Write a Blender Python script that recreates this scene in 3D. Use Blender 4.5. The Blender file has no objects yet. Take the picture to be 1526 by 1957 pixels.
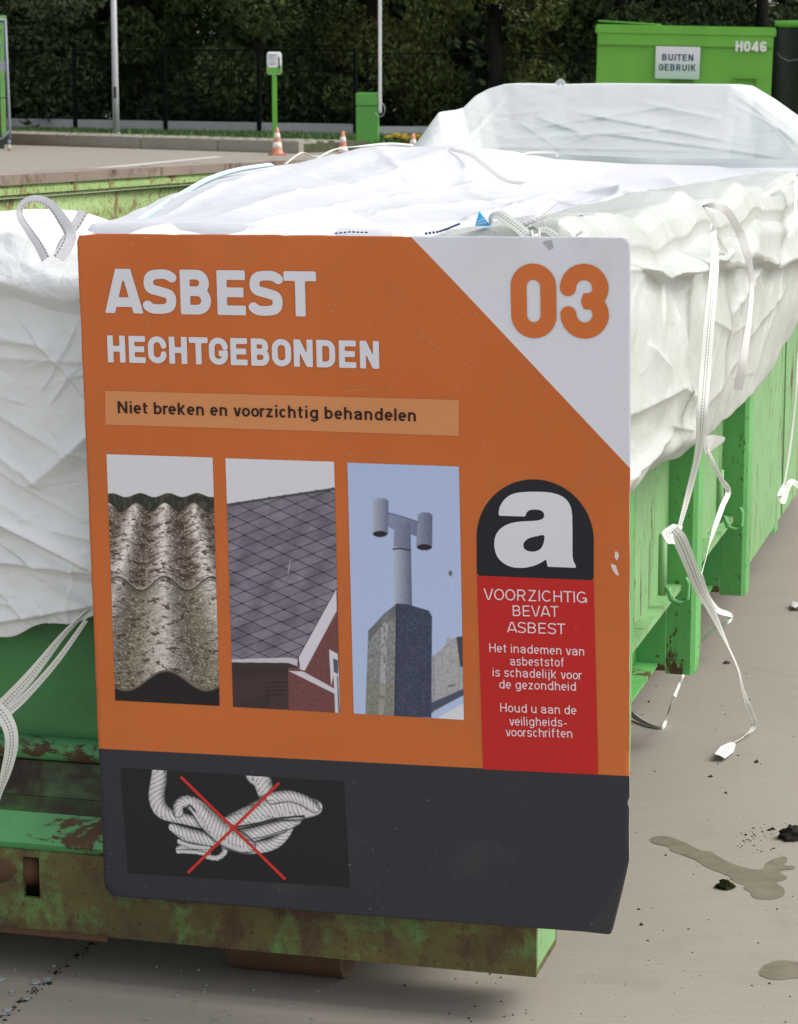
import bpy, math, random
import numpy as np
from mathutils import Vector, Matrix
from math import radians, sin, cos, pi, atan, tan

random.seed(7)
rng = np.random.default_rng(11)
sc = bpy.context.scene
COL = sc.collection

# ------------------------------------------------------------------ camera, sky, sun, exposure
F, CX, CY, HC = 4900.0, 763.0, 978.5, 1.9
PITCH = atan((CY - 95.0) / F)
cam = bpy.data.cameras.new('camera')
cam.sensor_fit = 'VERTICAL'; cam.sensor_height = 24.0; cam.sensor_width = 24.0
cam.lens = 24.0 * F / 1957.0
cam.clip_start = 0.1; cam.clip_end = 900
cam.dof.use_dof = True; cam.dof.focus_distance = 5.6; cam.dof.aperture_fstop = 13
camo = bpy.data.objects.new('camera', cam); COL.objects.link(camo)
camo.location = (0, 0, HC); camo.rotation_euler = (pi / 2 - PITCH, 0, 0)
sc.camera = camo

SUN_EL, SUN_AZ = radians(50), radians(88)          # azimuth clockwise from +Y
world = bpy.data.worlds.new('World'); sc.world = world; world.use_nodes = True
wn = world.node_tree; wn.nodes.clear()
sky = wn.nodes.new('ShaderNodeTexSky'); sky.sky_type = 'NISHITA'; sky.sun_disc = False
sky.sun_elevation = SUN_EL; sky.sun_rotation = SUN_AZ; sky.air_density = 1.0; sky.dust_density = 3.0; sky.ozone_density = 1.0
hs = wn.nodes.new('ShaderNodeHueSaturation'); hs.inputs['Saturation'].default_value = 0.30
bg = wn.nodes.new('ShaderNodeBackground'); bg.inputs['Strength'].default_value = 0.15
wo = wn.nodes.new('ShaderNodeOutputWorld')
wn.links.new(sky.outputs[0], hs.inputs['Color']); wn.links.new(hs.outputs[0], bg.inputs[0]); wn.links.new(bg.outputs[0], wo.inputs[0])
sun = bpy.data.lights.new('sun', 'SUN'); sun.energy = 1.05; sun.angle = radians(34); sun.color = (1.0, 0.97, 0.92)
suno = bpy.data.objects.new('sun', sun); COL.objects.link(suno)
sd = Vector((cos(SUN_EL) * sin(SUN_AZ), cos(SUN_EL) * cos(SUN_AZ), sin(SUN_EL)))
suno.rotation_euler = (-sd).to_track_quat('-Z', 'Y').to_euler(); suno.location = (5, 5, 20)
sc.view_settings.view_transform = 'Standard'; sc.view_settings.look = 'None'
sc.view_settings.gamma = 1.0; sc.view_settings.use_curve_mapping = False
sc.view_settings.exposure = 0.78
sc.cycles.use_denoising = True
sc.cycles.max_bounces = 8

# ------------------------------------------------------------------ geometry helpers
FW = np.array([0, cos(PITCH), -sin(PITCH)]); RT = np.array([1.0, 0, 0]); UP = np.cross(RT, FW); CAMP = np.array([0, 0, HC])
def ray(x, y): return FW + RT * (x - CX) / F - UP * (y - CY) / F
def onplane(x, y, z=0.0):
    r = ray(x, y); return CAMP + r * ((z - HC) / r[2])
def atdist(x, y, Y):
    r = ray(x, y); return CAMP + r * (Y / r[1])
YAW = radians(14.93)
EX = np.array([cos(YAW), -sin(YAW), 0]); EY = np.array([sin(YAW), cos(YAW), 0]); EZ = np.array([0, 0, 1.0])
ORG = onplane(1025, 1868, 0.1); ORG[2] = 0
def L(x, y, ax, v):
    """container coordinates of the survey sight line x,y where it meets the plane ax = v"""
    r = ray(x, y); o = CAMP - ORG
    o = np.array([o @ EX, o @ EY, o @ EZ]); d = np.array([r @ EX, r @ EY, r @ EZ]); i = 'xyz'.index(ax)
    return o + d * (v - o[i]) / d[i]
def LW(p): return ORG + EX * p[0] + EY * p[1] + EZ * p[2]
def lin(c, k=1.0):
    out = []
    for v in c:
        v /= 255.0
        v = v / 12.92 if v <= 0.04045 else ((v + 0.055) / 1.055) ** 2.4
        out.append(min(v / k, 0.95))
    return tuple(out) + (1.0,)

def tag(o, label=None, cat=None, group=None, kind=None):
    if label: o['label'] = label
    if cat: o['category'] = cat
    if group: o['group'] = group
    if kind: o['kind'] = kind
    return o
def empty(name, loc=(0, 0, 0), rz=0.0, label=None, cat=None, group=None, kind=None):
    o = bpy.data.objects.new(name, None); COL.objects.link(o); o.location = loc; o.rotation_euler = (0, 0, rz)
    o.empty_display_size = 0.1
    return tag(o, label, cat, group, kind)
def link(name, me, mat=None, parent=None, smooth=False):
    if mat is not None:
        for m in (mat if isinstance(mat, (list, tuple)) else [mat]): me.materials.append(m)
    if smooth: me.polygons.foreach_set('use_smooth', [True] * len(me.polygons))
    o = bpy.data.objects.new(name, me); COL.objects.link(o)
    if parent is not None: o.parent = parent
    return o
def mesh(name, V, Fc, mat=None, parent=None, smooth=False, uv=None):
    me = bpy.data.meshes.new(name)
    me.from_pydata([tuple(map(float, v)) for v in V], [], [tuple(map(int, f)) for f in Fc])
    if uv is not None:
        u = me.uv_layers.new(name='UVMap'); vi = np.zeros(len(me.loops), np.int32); me.loops.foreach_get('vertex_index', vi)
        u.data.foreach_set('uv', np.asarray(uv, np.float32)[vi].ravel())
    me.update()
    return link(name, me, mat, parent, smooth)

class MB:
    def __init__(s): s.v = []; s.f = []
    def add(s, V, Fc):
        n = len(s.v); s.v += [tuple(map(float, v)) for v in V]; s.f += [tuple(i + n for i in f) for f in Fc]; return s
    def box(s, x0, x1, y0, y1, z0, z1):
        V = [(x, y, z) for z in (z0, z1) for y in (y0, y1) for x in (x0, x1)]
        return s.add(V, [(0, 2, 3, 1), (4, 5, 7, 6), (0, 1, 5, 4), (2, 6, 7, 3), (0, 4, 6, 2), (1, 3, 7, 5)])
    def prism(s, poly, axis, a, b):
        """extrude a polygon (pairs) along an axis; pairs are the two other axes in order"""
        def P(p, t):
            return {'x': (t, p[0], p[1]), 'y': (p[0], t, p[1]), 'z': (p[0], p[1], t)}[axis]
        n = len(poly); V = [P(p, a) for p in poly] + [P(p, b) for p in poly]
        Fc = [tuple(range(n))[::-1], tuple(range(n, 2 * n))] + [(i, (i + 1) % n, n + (i + 1) % n, n + i) for i in range(n)]
        return s.add(V, Fc)
    def tube(s, pts, r, n=8, caps=True):
        pts = [Vector(p) for p in pts]; rings = []
        rr = r if isinstance(r, (list, tuple)) else [r] * len(pts)
        base = len(s.v)
        for i, p in enumerate(pts):
            t = (pts[min(i + 1, len(pts) - 1)] - pts[max(i - 1, 0)]).normalized()
            a = Vector((0, 0, 1)) if abs(t.z) < 0.9 else Vector((1, 0, 0))
            u = t.cross(a).normalized(); w = t.cross(u)
            for k in range(n):
                an = 2 * pi * k / n
                q = p + (u * cos(an) + w * sin(an)) * rr[i]; s.v.append(tuple(q))
        for i in range(len(pts) - 1):
            for k in range(n):
                a = base + i * n + k; b = base + i * n + (k + 1) % n
                s.f.append((a, b, b + n, a + n))
        if caps:
            s.f.append(tuple(base + k for k in range(n))[::-1]); e = base + (len(pts) - 1) * n
            s.f.append(tuple(e + k for k in range(n)))
        return s
    def build(s, name, mat=None, parent=None, smooth=False, bevel=0.0, seg=2):
        o = mesh(name, s.v, s.f, mat, parent, smooth)
        import bmesh
        bm = bmesh.new(); bm.from_mesh(o.data); bmesh.ops.recalc_face_normals(bm, faces=bm.faces)
        if bevel: bmesh.ops.bevel(bm, geom=bm.edges[:], offset=bevel, segments=seg, affect='EDGES', clamp_overlap=True)
        bm.to_mesh(o.data); bm.free()
        return o

def grid(name, PT, mat, parent=None, smooth=True, uv=None, thick=0.0):
    """PT (n,m,3) array -> sheet"""
    n, m = PT.shape[:2]; idx = np.arange(n * m).reshape(n, m)
    Fc = np.stack([idx[:-1, :-1], idx[1:, :-1], idx[1:, 1:], idx[:-1, 1:]], -1).reshape(-1, 4)
    me = bpy.data.meshes.new(name); me.vertices.add(n * m); me.vertices.foreach_set('co', PT.reshape(-1).astype(np.float32))
    me.loops.add(len(Fc) * 4); me.loops.foreach_set('vertex_index', Fc.ravel().astype(np.int32))
    me.polygons.add(len(Fc)); me.polygons.foreach_set('loop_start', np.arange(0, len(Fc) * 4, 4, dtype=np.int32))
    me.update(calc_edges=True)
    if uv is not None:
        u = me.uv_layers.new(name='UVMap'); u.data.foreach_set('uv', uv.reshape(-1, 2)[Fc.ravel()].astype(np.float32).ravel())
    me.validate()
    o = link(name, me, mat, parent, smooth)
    if thick:
        md = o.modifiers.new('thickness', 'SOLIDIFY'); md.thickness = thick; md.offset = 0
    return o

# numpy noise
def vnoise(x, y, seed=0):
    x = np.asarray(x, float); y = np.asarray(y, float)
    xi = np.floor(x).astype(np.int64); yi = np.floor(y).astype(np.int64); fx = x - xi; fy = y - yi
    fx = fx * fx * (3 - 2 * fx); fy = fy * fy * (3 - 2 * fy)
    def h(a, b):
        n = (a * 374761393 + b * 668265263 + seed * 1442695041) & 0x7fffffff
        n = ((n ^ (n >> 13)) * 1274126177) & 0x7fffffff
        return ((n ^ (n >> 16)) & 0xffff) / 65535.0
    return (h(xi, yi) * (1 - fx) + h(xi + 1, yi) * fx) * (1 - fy) + (h(xi, yi + 1) * (1 - fx) + h(xi + 1, yi + 1) * fx) * fy
def fbm(x, y, seed=0, o=4):
    s = 0; a = 0.5; t = 0
    for i in range(o):
        s = s + a * vnoise(x * 2 ** i, y * 2 ** i, seed + i * 17); t += a; a *= 0.5
    return s / t
def sstep(a, b, x):
    t = np.clip((x - a) / (b - a), 0, 1); return t * t * (3 - 2 * t)

# ------------------------------------------------------------------ material helpers
class NT:
    def __init__(s, name):
        s.m = bpy.data.materials.new(name); s.m.use_nodes = True; s.t = s.m.node_tree; s.n = s.t.nodes; s.b = s.n['Principled BSDF']
        s.tc = s.n.new('ShaderNodeTexCoord')
    def link(s, a, b): s.t.links.new(a, b)
    def noise(s, scale, detail=5, rough=0.55, stretch=None, dist=0.0, co='Object'):
        n = s.n.new('ShaderNodeTexNoise'); n.inputs['Scale'].default_value = scale; n.inputs['Detail'].default_value = detail
        n.inputs['Roughness'].default_value = rough; n.inputs['Distortion'].default_value = dist
        src = s.tc.outputs[co]
        if stretch:
            mp = s.n.new('ShaderNodeMapping'); mp.inputs['Scale'].default_value = stretch; s.link(src, mp.inputs[0]); src = mp.outputs[0]
        s.link(src, n.inputs['Vector']); return n.outputs[0]
    def ramp(s, src, a, b, ca=(0, 0, 0, 1), cb=(1, 1, 1, 1)):
        r = s.n.new('ShaderNodeValToRGB'); r.color_ramp.elements[0].position = a; r.color_ramp.elements[1].position = b
        r.color_ramp.elements[0].color = ca; r.color_ramp.elements[1].color = cb; s.link(src, r.inputs[0]); return r.outputs[0]
    def mix(s, fac, a, b, mode='MIX'):
        m = s.n.new('ShaderNodeMix'); m.data_type = 'RGBA'; m.blend_type = mode
        for i, v in ((0, fac), (6, a), (7, b)):
            if hasattr(v, 'links') or hasattr(v, 'is_linked'): s.link(v, m.inputs[i])
            elif i == 0: m.inputs[0].default_value = v
            else: m.inputs[i].default_value = v
        return m.outputs[2]
    def math(s, op, a, b=0.0, c=None):
        m = s.n.new('ShaderNodeMath'); m.operation = op
        for i, v in enumerate((a, b) if c is None else (a, b, c)):
            if hasattr(v, 'is_linked'): s.link(v, m.inputs[i])
            else: m.inputs[i].default_value = v
        return m.outputs[0]
    def sep(s, co='Object'):
        x = s.n.new('ShaderNodeSeparateXYZ'); s.link(s.tc.outputs[co], x.inputs[0]); return x.outputs
    def bump(s, h, strength=0.3, dist=0.01):
        b = s.n.new('ShaderNodeBump'); b.inputs['Strength'].default_value = strength; b.inputs['Distance'].default_value = dist
        s.link(h, b.inputs['Height'])
        if s.b.inputs['Normal'].is_linked: s.link(s.b.inputs['Normal'].links[0].from_socket, b.inputs['Normal'])
        s.link(b.outputs[0], s.b.inputs['Normal'])
    def set(s, color=None, rough=0.5, metal=0.0, spec=0.5):
        if color is not None:
            if hasattr(color, 'is_linked'): s.link(color, s.b.inputs['Base Color'])
            else: s.b.inputs['Base Color'].default_value = color
        if hasattr(rough, 'is_linked'): s.link(rough, s.b.inputs['Roughness'])
        else: s.b.inputs['Roughness'].default_value = rough
        s.b.inputs['Metallic'].default_value = metal; s.b.inputs['Specular IOR Level'].default_value = spec
        return s.m

def plain(name, c, rough=0.5, var=0.12, scale=6.0, spec=0.4, metal=0.0, bump=0.0, bscale=60):
    t = NT(name); n = t.noise(scale, 6, 0.6)
    dark = tuple(v * (1 - var) for v in c[:3]) + (1,); light = tuple(min(1, v * (1 + var)) for v in c[:3]) + (1,)
    col = t.ramp(n, 0.3, 0.7, dark, light)
    if bump: t.bump(t.noise(bscale, 4), bump, 0.004)
    return t.set(col, rough, metal, spec)

RUST1 = (0.060, 0.030, 0.016, 1); RUST2 = (0.13, 0.068, 0.032, 1); DIRT = (0.035, 0.026, 0.017, 1)
def rusty(name, green, amount=0.5, scale=5.0, stretch=(1, 1, 1), sharp=0.04, grime=0.0, fleck=True, rough=0.5, lowz=None, mustard=0.0, ft=0.66, rc=None):
    """painted steel: paint, chipped patches with rust under, grime"""
    t = NT(name)
    pv = t.noise(2.3, 5, 0.6)
    g2 = tuple(v * 0.78 for v in green[:3]) + (1,)
    paint = t.ramp(pv, 0.3, 0.7, g2, green)
    if mustard:
        mn = t.noise(9, 8, 0.7); paint = t.mix(t.math('MULTIPLY', t.ramp(mn, 0.33, 0.50), mustard), paint, (0.13, 0.105, 0.03, 1))
    rustc = t.mix(t.noise(26, 6, 0.7), *(rc or (RUST1, RUST2)))
    n1 = t.noise(scale, 10, 0.72, stretch, 0.35)
    th = 1.0 - amount
    m1 = t.ramp(n1, th - sharp, th + sharp)
    if lowz is not None:
        z = t.sep()[2]; zz = t.math('MULTIPLY_ADD', z, -1.0 / (lowz[1] - lowz[0]), lowz[1] / (lowz[1] - lowz[0]))
        zz = t.math('MULTIPLY', zz, 0.09); n1b = t.math('ADD', n1, t.math('MAXIMUM', zz, 0.0)); m1 = t.ramp(n1b, th - sharp, th + sharp)
    if fleck:
        n2 = t.noise(scale * 6, 6, 0.75, stretch); m2 = t.ramp(n2, ft, ft + .03)
        m1 = t.math('MAXIMUM', m1, m2)
    col = t.mix(m1, paint, rustc)
    if grime:
        n3 = t.noise(3.2, 8, 0.65, (1, 1, 2.0)); gm = t.math('MULTIPLY', t.ramp(n3, 0.38, 0.60), grime)
        col = t.mix(gm, col, DIRT)
    t.bump(t.math('MULTIPLY', m1, -1.0), 0.35, 0.003)
    t.bump(t.noise(14, 4), 0.08, 0.01)
    r = t.mix(m1, (rough,) * 3 + (1,), (0.85,) * 3 + (1,))
    return t.set(col, r, 0.0, 0.4)

GREEN_SIDE = (0.145, 0.40, 0.125, 1); GREEN_FRONT = (0.10, 0.33, 0.10, 1); GREEN_BRIGHT = (0.15, 0.42, 0.055, 1)
M_side = rusty('side_paint', (0.215, 0.415, 0.17, 1), 0.40, 7, (1, 2.2, 0.32), 0.012, fleck=True, ft=.595)
M_post = rusty('post_paint', (0.13, 0.42, 0.115, 1), 0.37, 8, (1, 1, 0.5), 0.012, lowz=(0.15, 0.75), fleck=True, ft=.605)
M_inner = rusty('inner_wall_paint', (0.34, 0.49, 0.175, 1), 0.43, 11, (1, 1, .8), 0.04, fleck=True, ft=.56, rc=((.13, .075, .032, 1), (.27, .17, .075, 1)))
M_rim = rusty('worn_rim', (0.27, 0.21, 0.165, 1), 0.42, 7, (1, 1, 1), 0.08)
M_door = rusty('door_paint', (0.08, 0.30, 0.095, 1), 0.27, 6, (1, 1, 1), 0.012, grime=0.25, fleck=False)
M_bar = rusty('bar_paint', (0.11, 0.40, 0.14, 1), 0.445, 7, (0.6, 1, 1.4), 0.015, fleck=True, grime=.25)
M_ledge = rusty('ledge_paint', (0.08, 0.24, 0.055, 1), 0.42, 6, (1, 1, 1), 0.06, grime=1.0)
M_skirt = rusty('skirt_paint', (0.12, 0.40, 0.12, 1), 0.36, 6, (0.8, 1, 1), 0.015, lowz=(0.25, 0.36))
M_beam = rusty('beam_paint', (0.15, 0.36, 0.10, 1), 0.455, 13, (0.9, 1, .7), 0.07, mustard=1.0, grime=0.45, ft=.575)
M_rust = rusty('bare_rust', (0.12, 0.05, 0.025, 1), 0.6, 9, (1, 1, 1), 0.1)
M_under = plain('dark_steel', (0.045, 0.05, 0.04, 1), 0.8, 0.3)

def concrete(name, base, tint, rough=0.85, fine=1.0):
    t = NT(name)
    big = t.noise(0.35, 6, 0.6); mid = t.noise(2.3, 8, 0.62); fin = t.noise(120, 4, 0.75); br = t.noise(14, 4, 0.5, (0.15, 6, 1))
    c = t.ramp(mid, 0.3, 0.72, tuple(v * 0.86 for v in base[:3]) + (1,), base)
    c = t.mix(t.ramp(big, 0.35, 0.7), c, tint)
    c = t.mix(t.math('MULTIPLY', t.ramp(br, 0.4, 0.6), 0.10), c, (0.16, 0.145, 0.12, 1))
    c = t.mix(t.math('MULTIPLY', t.ramp(fin, 0.56, 0.70), 0.35 * fine), c, (0.09, 0.078, 0.062, 1))
    bl = t.noise(5.2, 3, 0.5, None, 0.8); c = t.mix(t.math('MULTIPLY', t.ramp(bl, 0.60, 0.74), 0.30 * fine), c, tuple(v * 0.6 for v in base[:3]) + (1,))
    t.bump(t.math('ADD', fin, t.math('MULTIPLY', br, 0.6)), 0.25, 0.003)
    return t.set(c, rough, 0, 0.3)
M_ground = concrete('yard_concrete', (0.305, 0.272, 0.226, 1), (0.265, 0.237, 0.196, 1))
M_kerb = concrete('kerb_concrete', (0.36, 0.335, 0.275, 1), (0.29, 0.27, 0.22, 1))
M_board = concrete('fence_base_concrete', (0.50, 0.50, 0.50, 1), (0.38, 0.38, 0.38, 1))

def cloth(name, c, rough=0.55, fold=0.5, sheen=0.0, shiny=False, trans=0.0, tint=None, weave=True, clear=0.0):
    t = NT(name)
    n = t.noise(3.0, 6, 0.6)
    c2 = tint or tuple(v * 0.93 for v in c[:3]) + (1,)
    col = t.ramp(n, 0.3, 0.7, c2, c)
    v = t.n.new('ShaderNodeTexVoronoi'); v.feature = 'DISTANCE_TO_EDGE'; v.inputs['Scale'].default_value = 9.0 if not shiny else 13
    mp = t.n.new('ShaderNodeMapping'); mp.inputs['Scale'].default_value = (1, 1, 1.7)
    nd = t.n.new('ShaderNodeTexNoise'); nd.inputs['Scale'].default_value = 4; nd.inputs['Detail'].default_value = 3
    t.link(t.tc.outputs['Object'], nd.inputs['Vector'])
    va = t.n.new('ShaderNodeVectorMath'); va.operation = 'MULTIPLY_ADD'; va.inputs[1].default_value = (0.35, 0.35, 0.35)
    t.link(nd.outputs[1], va.inputs[0]); t.link(t.tc.outputs['Object'], va.inputs[2]); t.link(va.outputs[0], mp.inputs[0]); t.link(mp.outputs[0], v.inputs['Vector'])
    crease = t.ramp(v.outputs[0], 0.0, 0.35)
    t.bump(crease, fold * 0.45, 0.012)
    t.bump(t.noise(16, 5, 0.6, (1, 1, 1.0), 1.2), fold * 0.7, 0.012)
    if shiny: t.bump(t.noise(38, 4, 0.55, (1.0, 1.0, 0.35), 1.0), 0.42, 0.005); t.bump(t.noise(75, 4, 0.6, (1.0, 1.0, 0.3), 1.5), 0.45, 0.004)
    m = t.set(col, rough, 0, 0.35 if not shiny else 0.6)
    t.b.inputs['Subsurface Weight'].default_value = 0.0
    if trans:
        tr = t.n.new('ShaderNodeBsdfTranslucent'); t.link(col, tr.inputs[0]); mx = t.n.new('ShaderNodeMixShader'); mx.inputs[0].default_value = trans
        out = t.n['Material Output']; t.link(t.b.outputs[0], mx.inputs[1]); t.link(tr.outputs[0], mx.inputs[2]); t.link(mx.outputs[0], out.inputs[0])
        if t.b.inputs['Normal'].is_linked: t.link(t.b.inputs['Normal'].links[0].from_socket, tr.inputs['Normal'])
        if clear:
            cl = t.n.new('ShaderNodeBsdfTransparent'); m2 = t.n.new('ShaderNodeMixShader'); m2.inputs[0].default_value = clear
            t.link(mx.outputs[0], m2.inputs[1]); t.link(cl.outputs[0], m2.inputs[2]); t.link(m2.outputs[0], out.inputs[0])
    return m
M_bag = cloth('white_woven_sack', (0.90, 0.915, 0.905, 1), 0.6, 0.45, trans=0.12)
M_bagtop = cloth('bright_woven_sheet', (0.60, 0.605, 0.635, 1), 0.55, 0.25, trans=0.1)
M_liner = cloth('translucent_liner', (0.675, 0.69, 0.65, 1), 0.27, 0.22, shiny=True, trans=0.2, tint=(0.60, 0.63, 0.56, 1))
M_wrap = cloth('pale_wrap_film', (0.78, 0.81, 0.80, 1), 0.38, 0.16, trans=0.15, clear=0.32)
M_wrapin = plain('wrapped_pile', (0.40, 0.47, 0.46, 1), 0.7, 0.08, 3)

def strapmat(name, base, stripes):
    """stripes: list of (centre, halfwidth, color, dash) across the strap (V 0..1), U in metres along"""
    t = NT(name); s = t.sep('UV'); col = base; first = True
    w = t.noise(300, 2); colr = t.ramp(w, 0.3, 0.7, tuple(v * 0.88 for v in base[:3]) + (1,), base)
    for c, hw, cc, dash in stripes:
        d = t.math('LESS_THAN', t.math('ABSOLUTE', t.math('SUBTRACT', s[1], c)), hw)
        if dash:
            fr = t.math('FRACT', t.math('DIVIDE', s[0], dash)); d = t.math('MULTIPLY', d, t.math('LESS_THAN', fr, 0.62))
        colr = t.mix(d, colr, cc)
    return t.set(colr, 0.7, 0, 0.3)
NAVY = (0.16, 0.17, 0.22, 1); BROWN = (0.24, 0.16, 0.14, 1)
M_strap = strapmat('strap_webbing', (0.72, 0.735, 0.67, 1), [(0.38, 0.035, NAVY, 0.007), (0.60, 0.04, BROWN, 0.007)])
M_strap1 = strapmat('strap_edge_stitched', (0.72, 0.71, 0.72, 1), [(0.84, 0.055, BROWN, 0.008)])
M_strapplain = strapmat('pale_band', (0.64, 0.625, 0.60, 1), [(0.15, 0.03, (0.6, 0.55, 0.52, 1), 0)])
M_bluehem = strapmat('blue_hem', (0.45, 0.66, 0.85, 1), [(0.30, 0.22, (0.74, 0.82, 0.90, 1), 0.02)])
M_blue = plain('blue_webbing', (0.06, 0.36, 0.66, 1), 0.6, 0.25, 60)
M_navythread = plain('navy_thread', (0.03, 0.045, 0.16, 1), 0.7)

def ribbon(name, pts, width, mat, parent, nrm=(0, -1, 0), twist=None, sub=6, thick=0.0015):
    """webbing strap along pts (Catmull-Rom); width may vary; nrm: facing direction; twist: angles at pts"""
    P = np.array(pts, float); n = len(P); W = width if hasattr(width, '__len__') else [width] * n
    T = twist if twist is not None else [0] * n
    C = []; Wd = []; Tw = []
    for i in range(n - 1):
        p0, p1, p2, p3 = P[max(i - 1, 0)], P[i], P[i + 1], P[min(i + 2, n - 1)]
        for k in range(sub):
            t = k / sub
            C.append(0.5 * ((2 * p1) + (-p0 + p2) * t + (2 * p0 - 5 * p1 + 4 * p2 - p3) * t * t + (-p0 + 3 * p1 - 3 * p2 + p3) * t ** 3))
            Wd.append(W[i] * (1 - t) + W[i + 1] * t); Tw.append(T[i] * (1 - t) + T[i + 1] * t)
    C.append(P[-1]); Wd.append(W[-1]); Tw.append(T[-1]); C = np.array(C)
    ln = np.concatenate([[0], np.cumsum(np.linalg.norm(np.diff(C, axis=0), axis=1))])
    V = np.zeros((len(C), 3, 3)); UV = np.zeros((len(C), 3, 2)); N0 = np.array(nrm, float)
    for i in range(len(C)):
        t = C[min(i + 1, len(C) - 1)] - C[max(i - 1, 0)]; t /= np.linalg.norm(t) + 1e-9
        s = np.cross(t, N0); s /= np.linalg.norm(s) + 1e-9; nn = np.cross(s, t)
        a = Tw[i]; s2 = s * cos(a) + nn * sin(a); n2 = nn * cos(a) - s * sin(a)
        for j, q in enumerate((-0.5, 0, 0.5)):
            V[i, j] = C[i] + s2 * q * Wd[i] + n2 * (0.0008 if j == 1 else 0); UV[i, j] = (ln[i], q + 0.5)
    o = grid(name, V, mat, parent, True, UV, thick)
    es = o.modifiers.new('crisp_edges', 'EDGE_SPLIT'); es.split_angle = radians(42)
    return o

# ------------------------------------------------------------------ marching squares of a distance field -> flat outline mesh
def sdf_mesh(f, x0, x1, y0, y1, h):
    nx = max(2, int(math.ceil((x1 - x0) / h)) + 1); ny = max(2, int(math.ceil((y1 - y0) / h)) + 1)
    xs = np.linspace(x0, x1, nx); ys = np.linspace(y0, y1, ny); X, Y = np.meshgrid(xs, ys, indexing='ij')
    D = f(X, Y); S = D < 0; V = []; key = {}; Fc = []
    def corner(i, j):
        k = (0, i, j)
        if k not in key: key[k] = len(V); V.append((xs[i], ys[j]))
        return key[k]
    def edge(i0, j0, i1, j1):
        k = (1, i0 + i1, j0 + j1)
        if k not in key:
            a, b = D[i0, j0], D[i1, j1]; t = a / (a - b); key[k] = len(V)
            V.append((xs[i0] + (xs[i1] - xs[i0]) * t, ys[j0] + (ys[j1] - ys[j0]) * t))
        return key[k]
    cnt = S[:-1, :-1].astype(int) + S[1:, :-1] + S[1:, 1:] + S[:-1, 1:]
    for i, j in np.argwhere(cnt > 0):
        c = ((i, j), (i + 1, j), (i + 1, j + 1), (i, j + 1)); poly = []
        if cnt[i, j] == 4: Fc.append([corner(*q) for q in c]); continue
        for k in range(4):
            a, b = c[k], c[(k + 1) % 4]
            if S[a]: poly.append(corner(*a))
            if S[a] != S[b]:
                poly.append(edge(*a, *b))
        if len(poly) >= 3: Fc.append(poly)
    return np.array(V).reshape(-1, 2), Fc
def seg_d(X, Y, p, q, w, b0=False, b1=False):
    px, py = p; qx, qy = q; dx, dy = qx - px, qy - py; l2 = dx * dx + dy * dy + 1e-12
    tt = ((X - px) * dx + (Y - py) * dy) / l2; t = np.clip(tt, 0, 1)
    d = np.hypot(X - px - t * dx, Y - py - t * dy) - w / 2; l = math.sqrt(l2)
    if b0: d = np.maximum(d, -tt * l)
    if b1: d = np.maximum(d, (tt - 1) * l)
    return d
def stroke_d(X, Y, pts, w, closed=False):
    d = np.full(X.shape, 9.0); n = len(pts); m = n if closed else n - 1
    for i in range(m):
        d = np.minimum(d, seg_d(X, Y, pts[i], pts[(i + 1) % n], w, (i == 0 and not closed), (i == m - 1 and not closed)))
    return d
def poly_d(X, Y, pts):
    inside = np.zeros(X.shape, bool); d = np.full(X.shape, 1e9); n = len(pts)
    for i in range(n):
        a, b = pts[i], pts[(i + 1) % n]; d = np.minimum(d, seg_d(X, Y, a, b, 0.0))
        c = ((a[1] > Y) != (b[1] > Y)); den = (b[1] - a[1]) or 1e-12
        inside ^= c & (X < (b[0] - a[0]) * (Y - a[1]) / den + a[0])
    return np.where(inside, -d, d)
def smooth(pts, sub=4, closed=True):
    P = np.array(pts, float); n = len(P); out = []
    for i in range(n if closed else n - 1):
        g = (lambda k: P[k % n]) if closed else (lambda k: P[min(max(k, 0), n - 1)])
        p0, p1, p2, p3 = g(i - 1), g(i), g(i + 1), g(i + 2)
        for k in range(sub):
            t = k / sub; out.append(tuple(0.5 * ((2 * p1) + (-p0 + p2) * t + (2 * p0 - 5 * p1 + 4 * p2 - p3) * t * t + (-p0 + 3 * p1 - 3 * p2 + p3) * t ** 3)))
    if not closed: out.append(tuple(P[-1]))
    return out

# ------------------------------------------------------------------ a drawn letter set (cap height 1)
def arc(cx, cy, rx, ry, a0, a1, n=10):
    return [(cx + rx * cos(radians(a0 + (a1 - a0) * k / n)), cy + ry * sin(radians(a0 + (a1 - a0) * k / n))) for k in range(n + 1)]
WID = dict(A=.84, S=.70, B=.67, E=.62, T=.70, H=.67, C=.69, G=.70, O=.70, N=.69, D=.68, V=.80, R=.69, Z=.64, I=.0, U=.68, K=.72, L=.55)
WID.update({'0': .615, '3': .65, '4': .66, '6': .62, 'a': .54, 'b': .56, 'c': .50, 'd': .56, 'e': .54, 'f': .34, 'g': .56, 'h': .53, 'i': .0, 'j': .12, 'k': .54, 'l': .0,
            'm': .84, 'n': .53, 'o': .57, 'r': .34, 's': .48, 't': .33, 'u': .53, 'v': .54, 'z': .48, '-': .32, ' ': .29, '.': .0})
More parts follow.
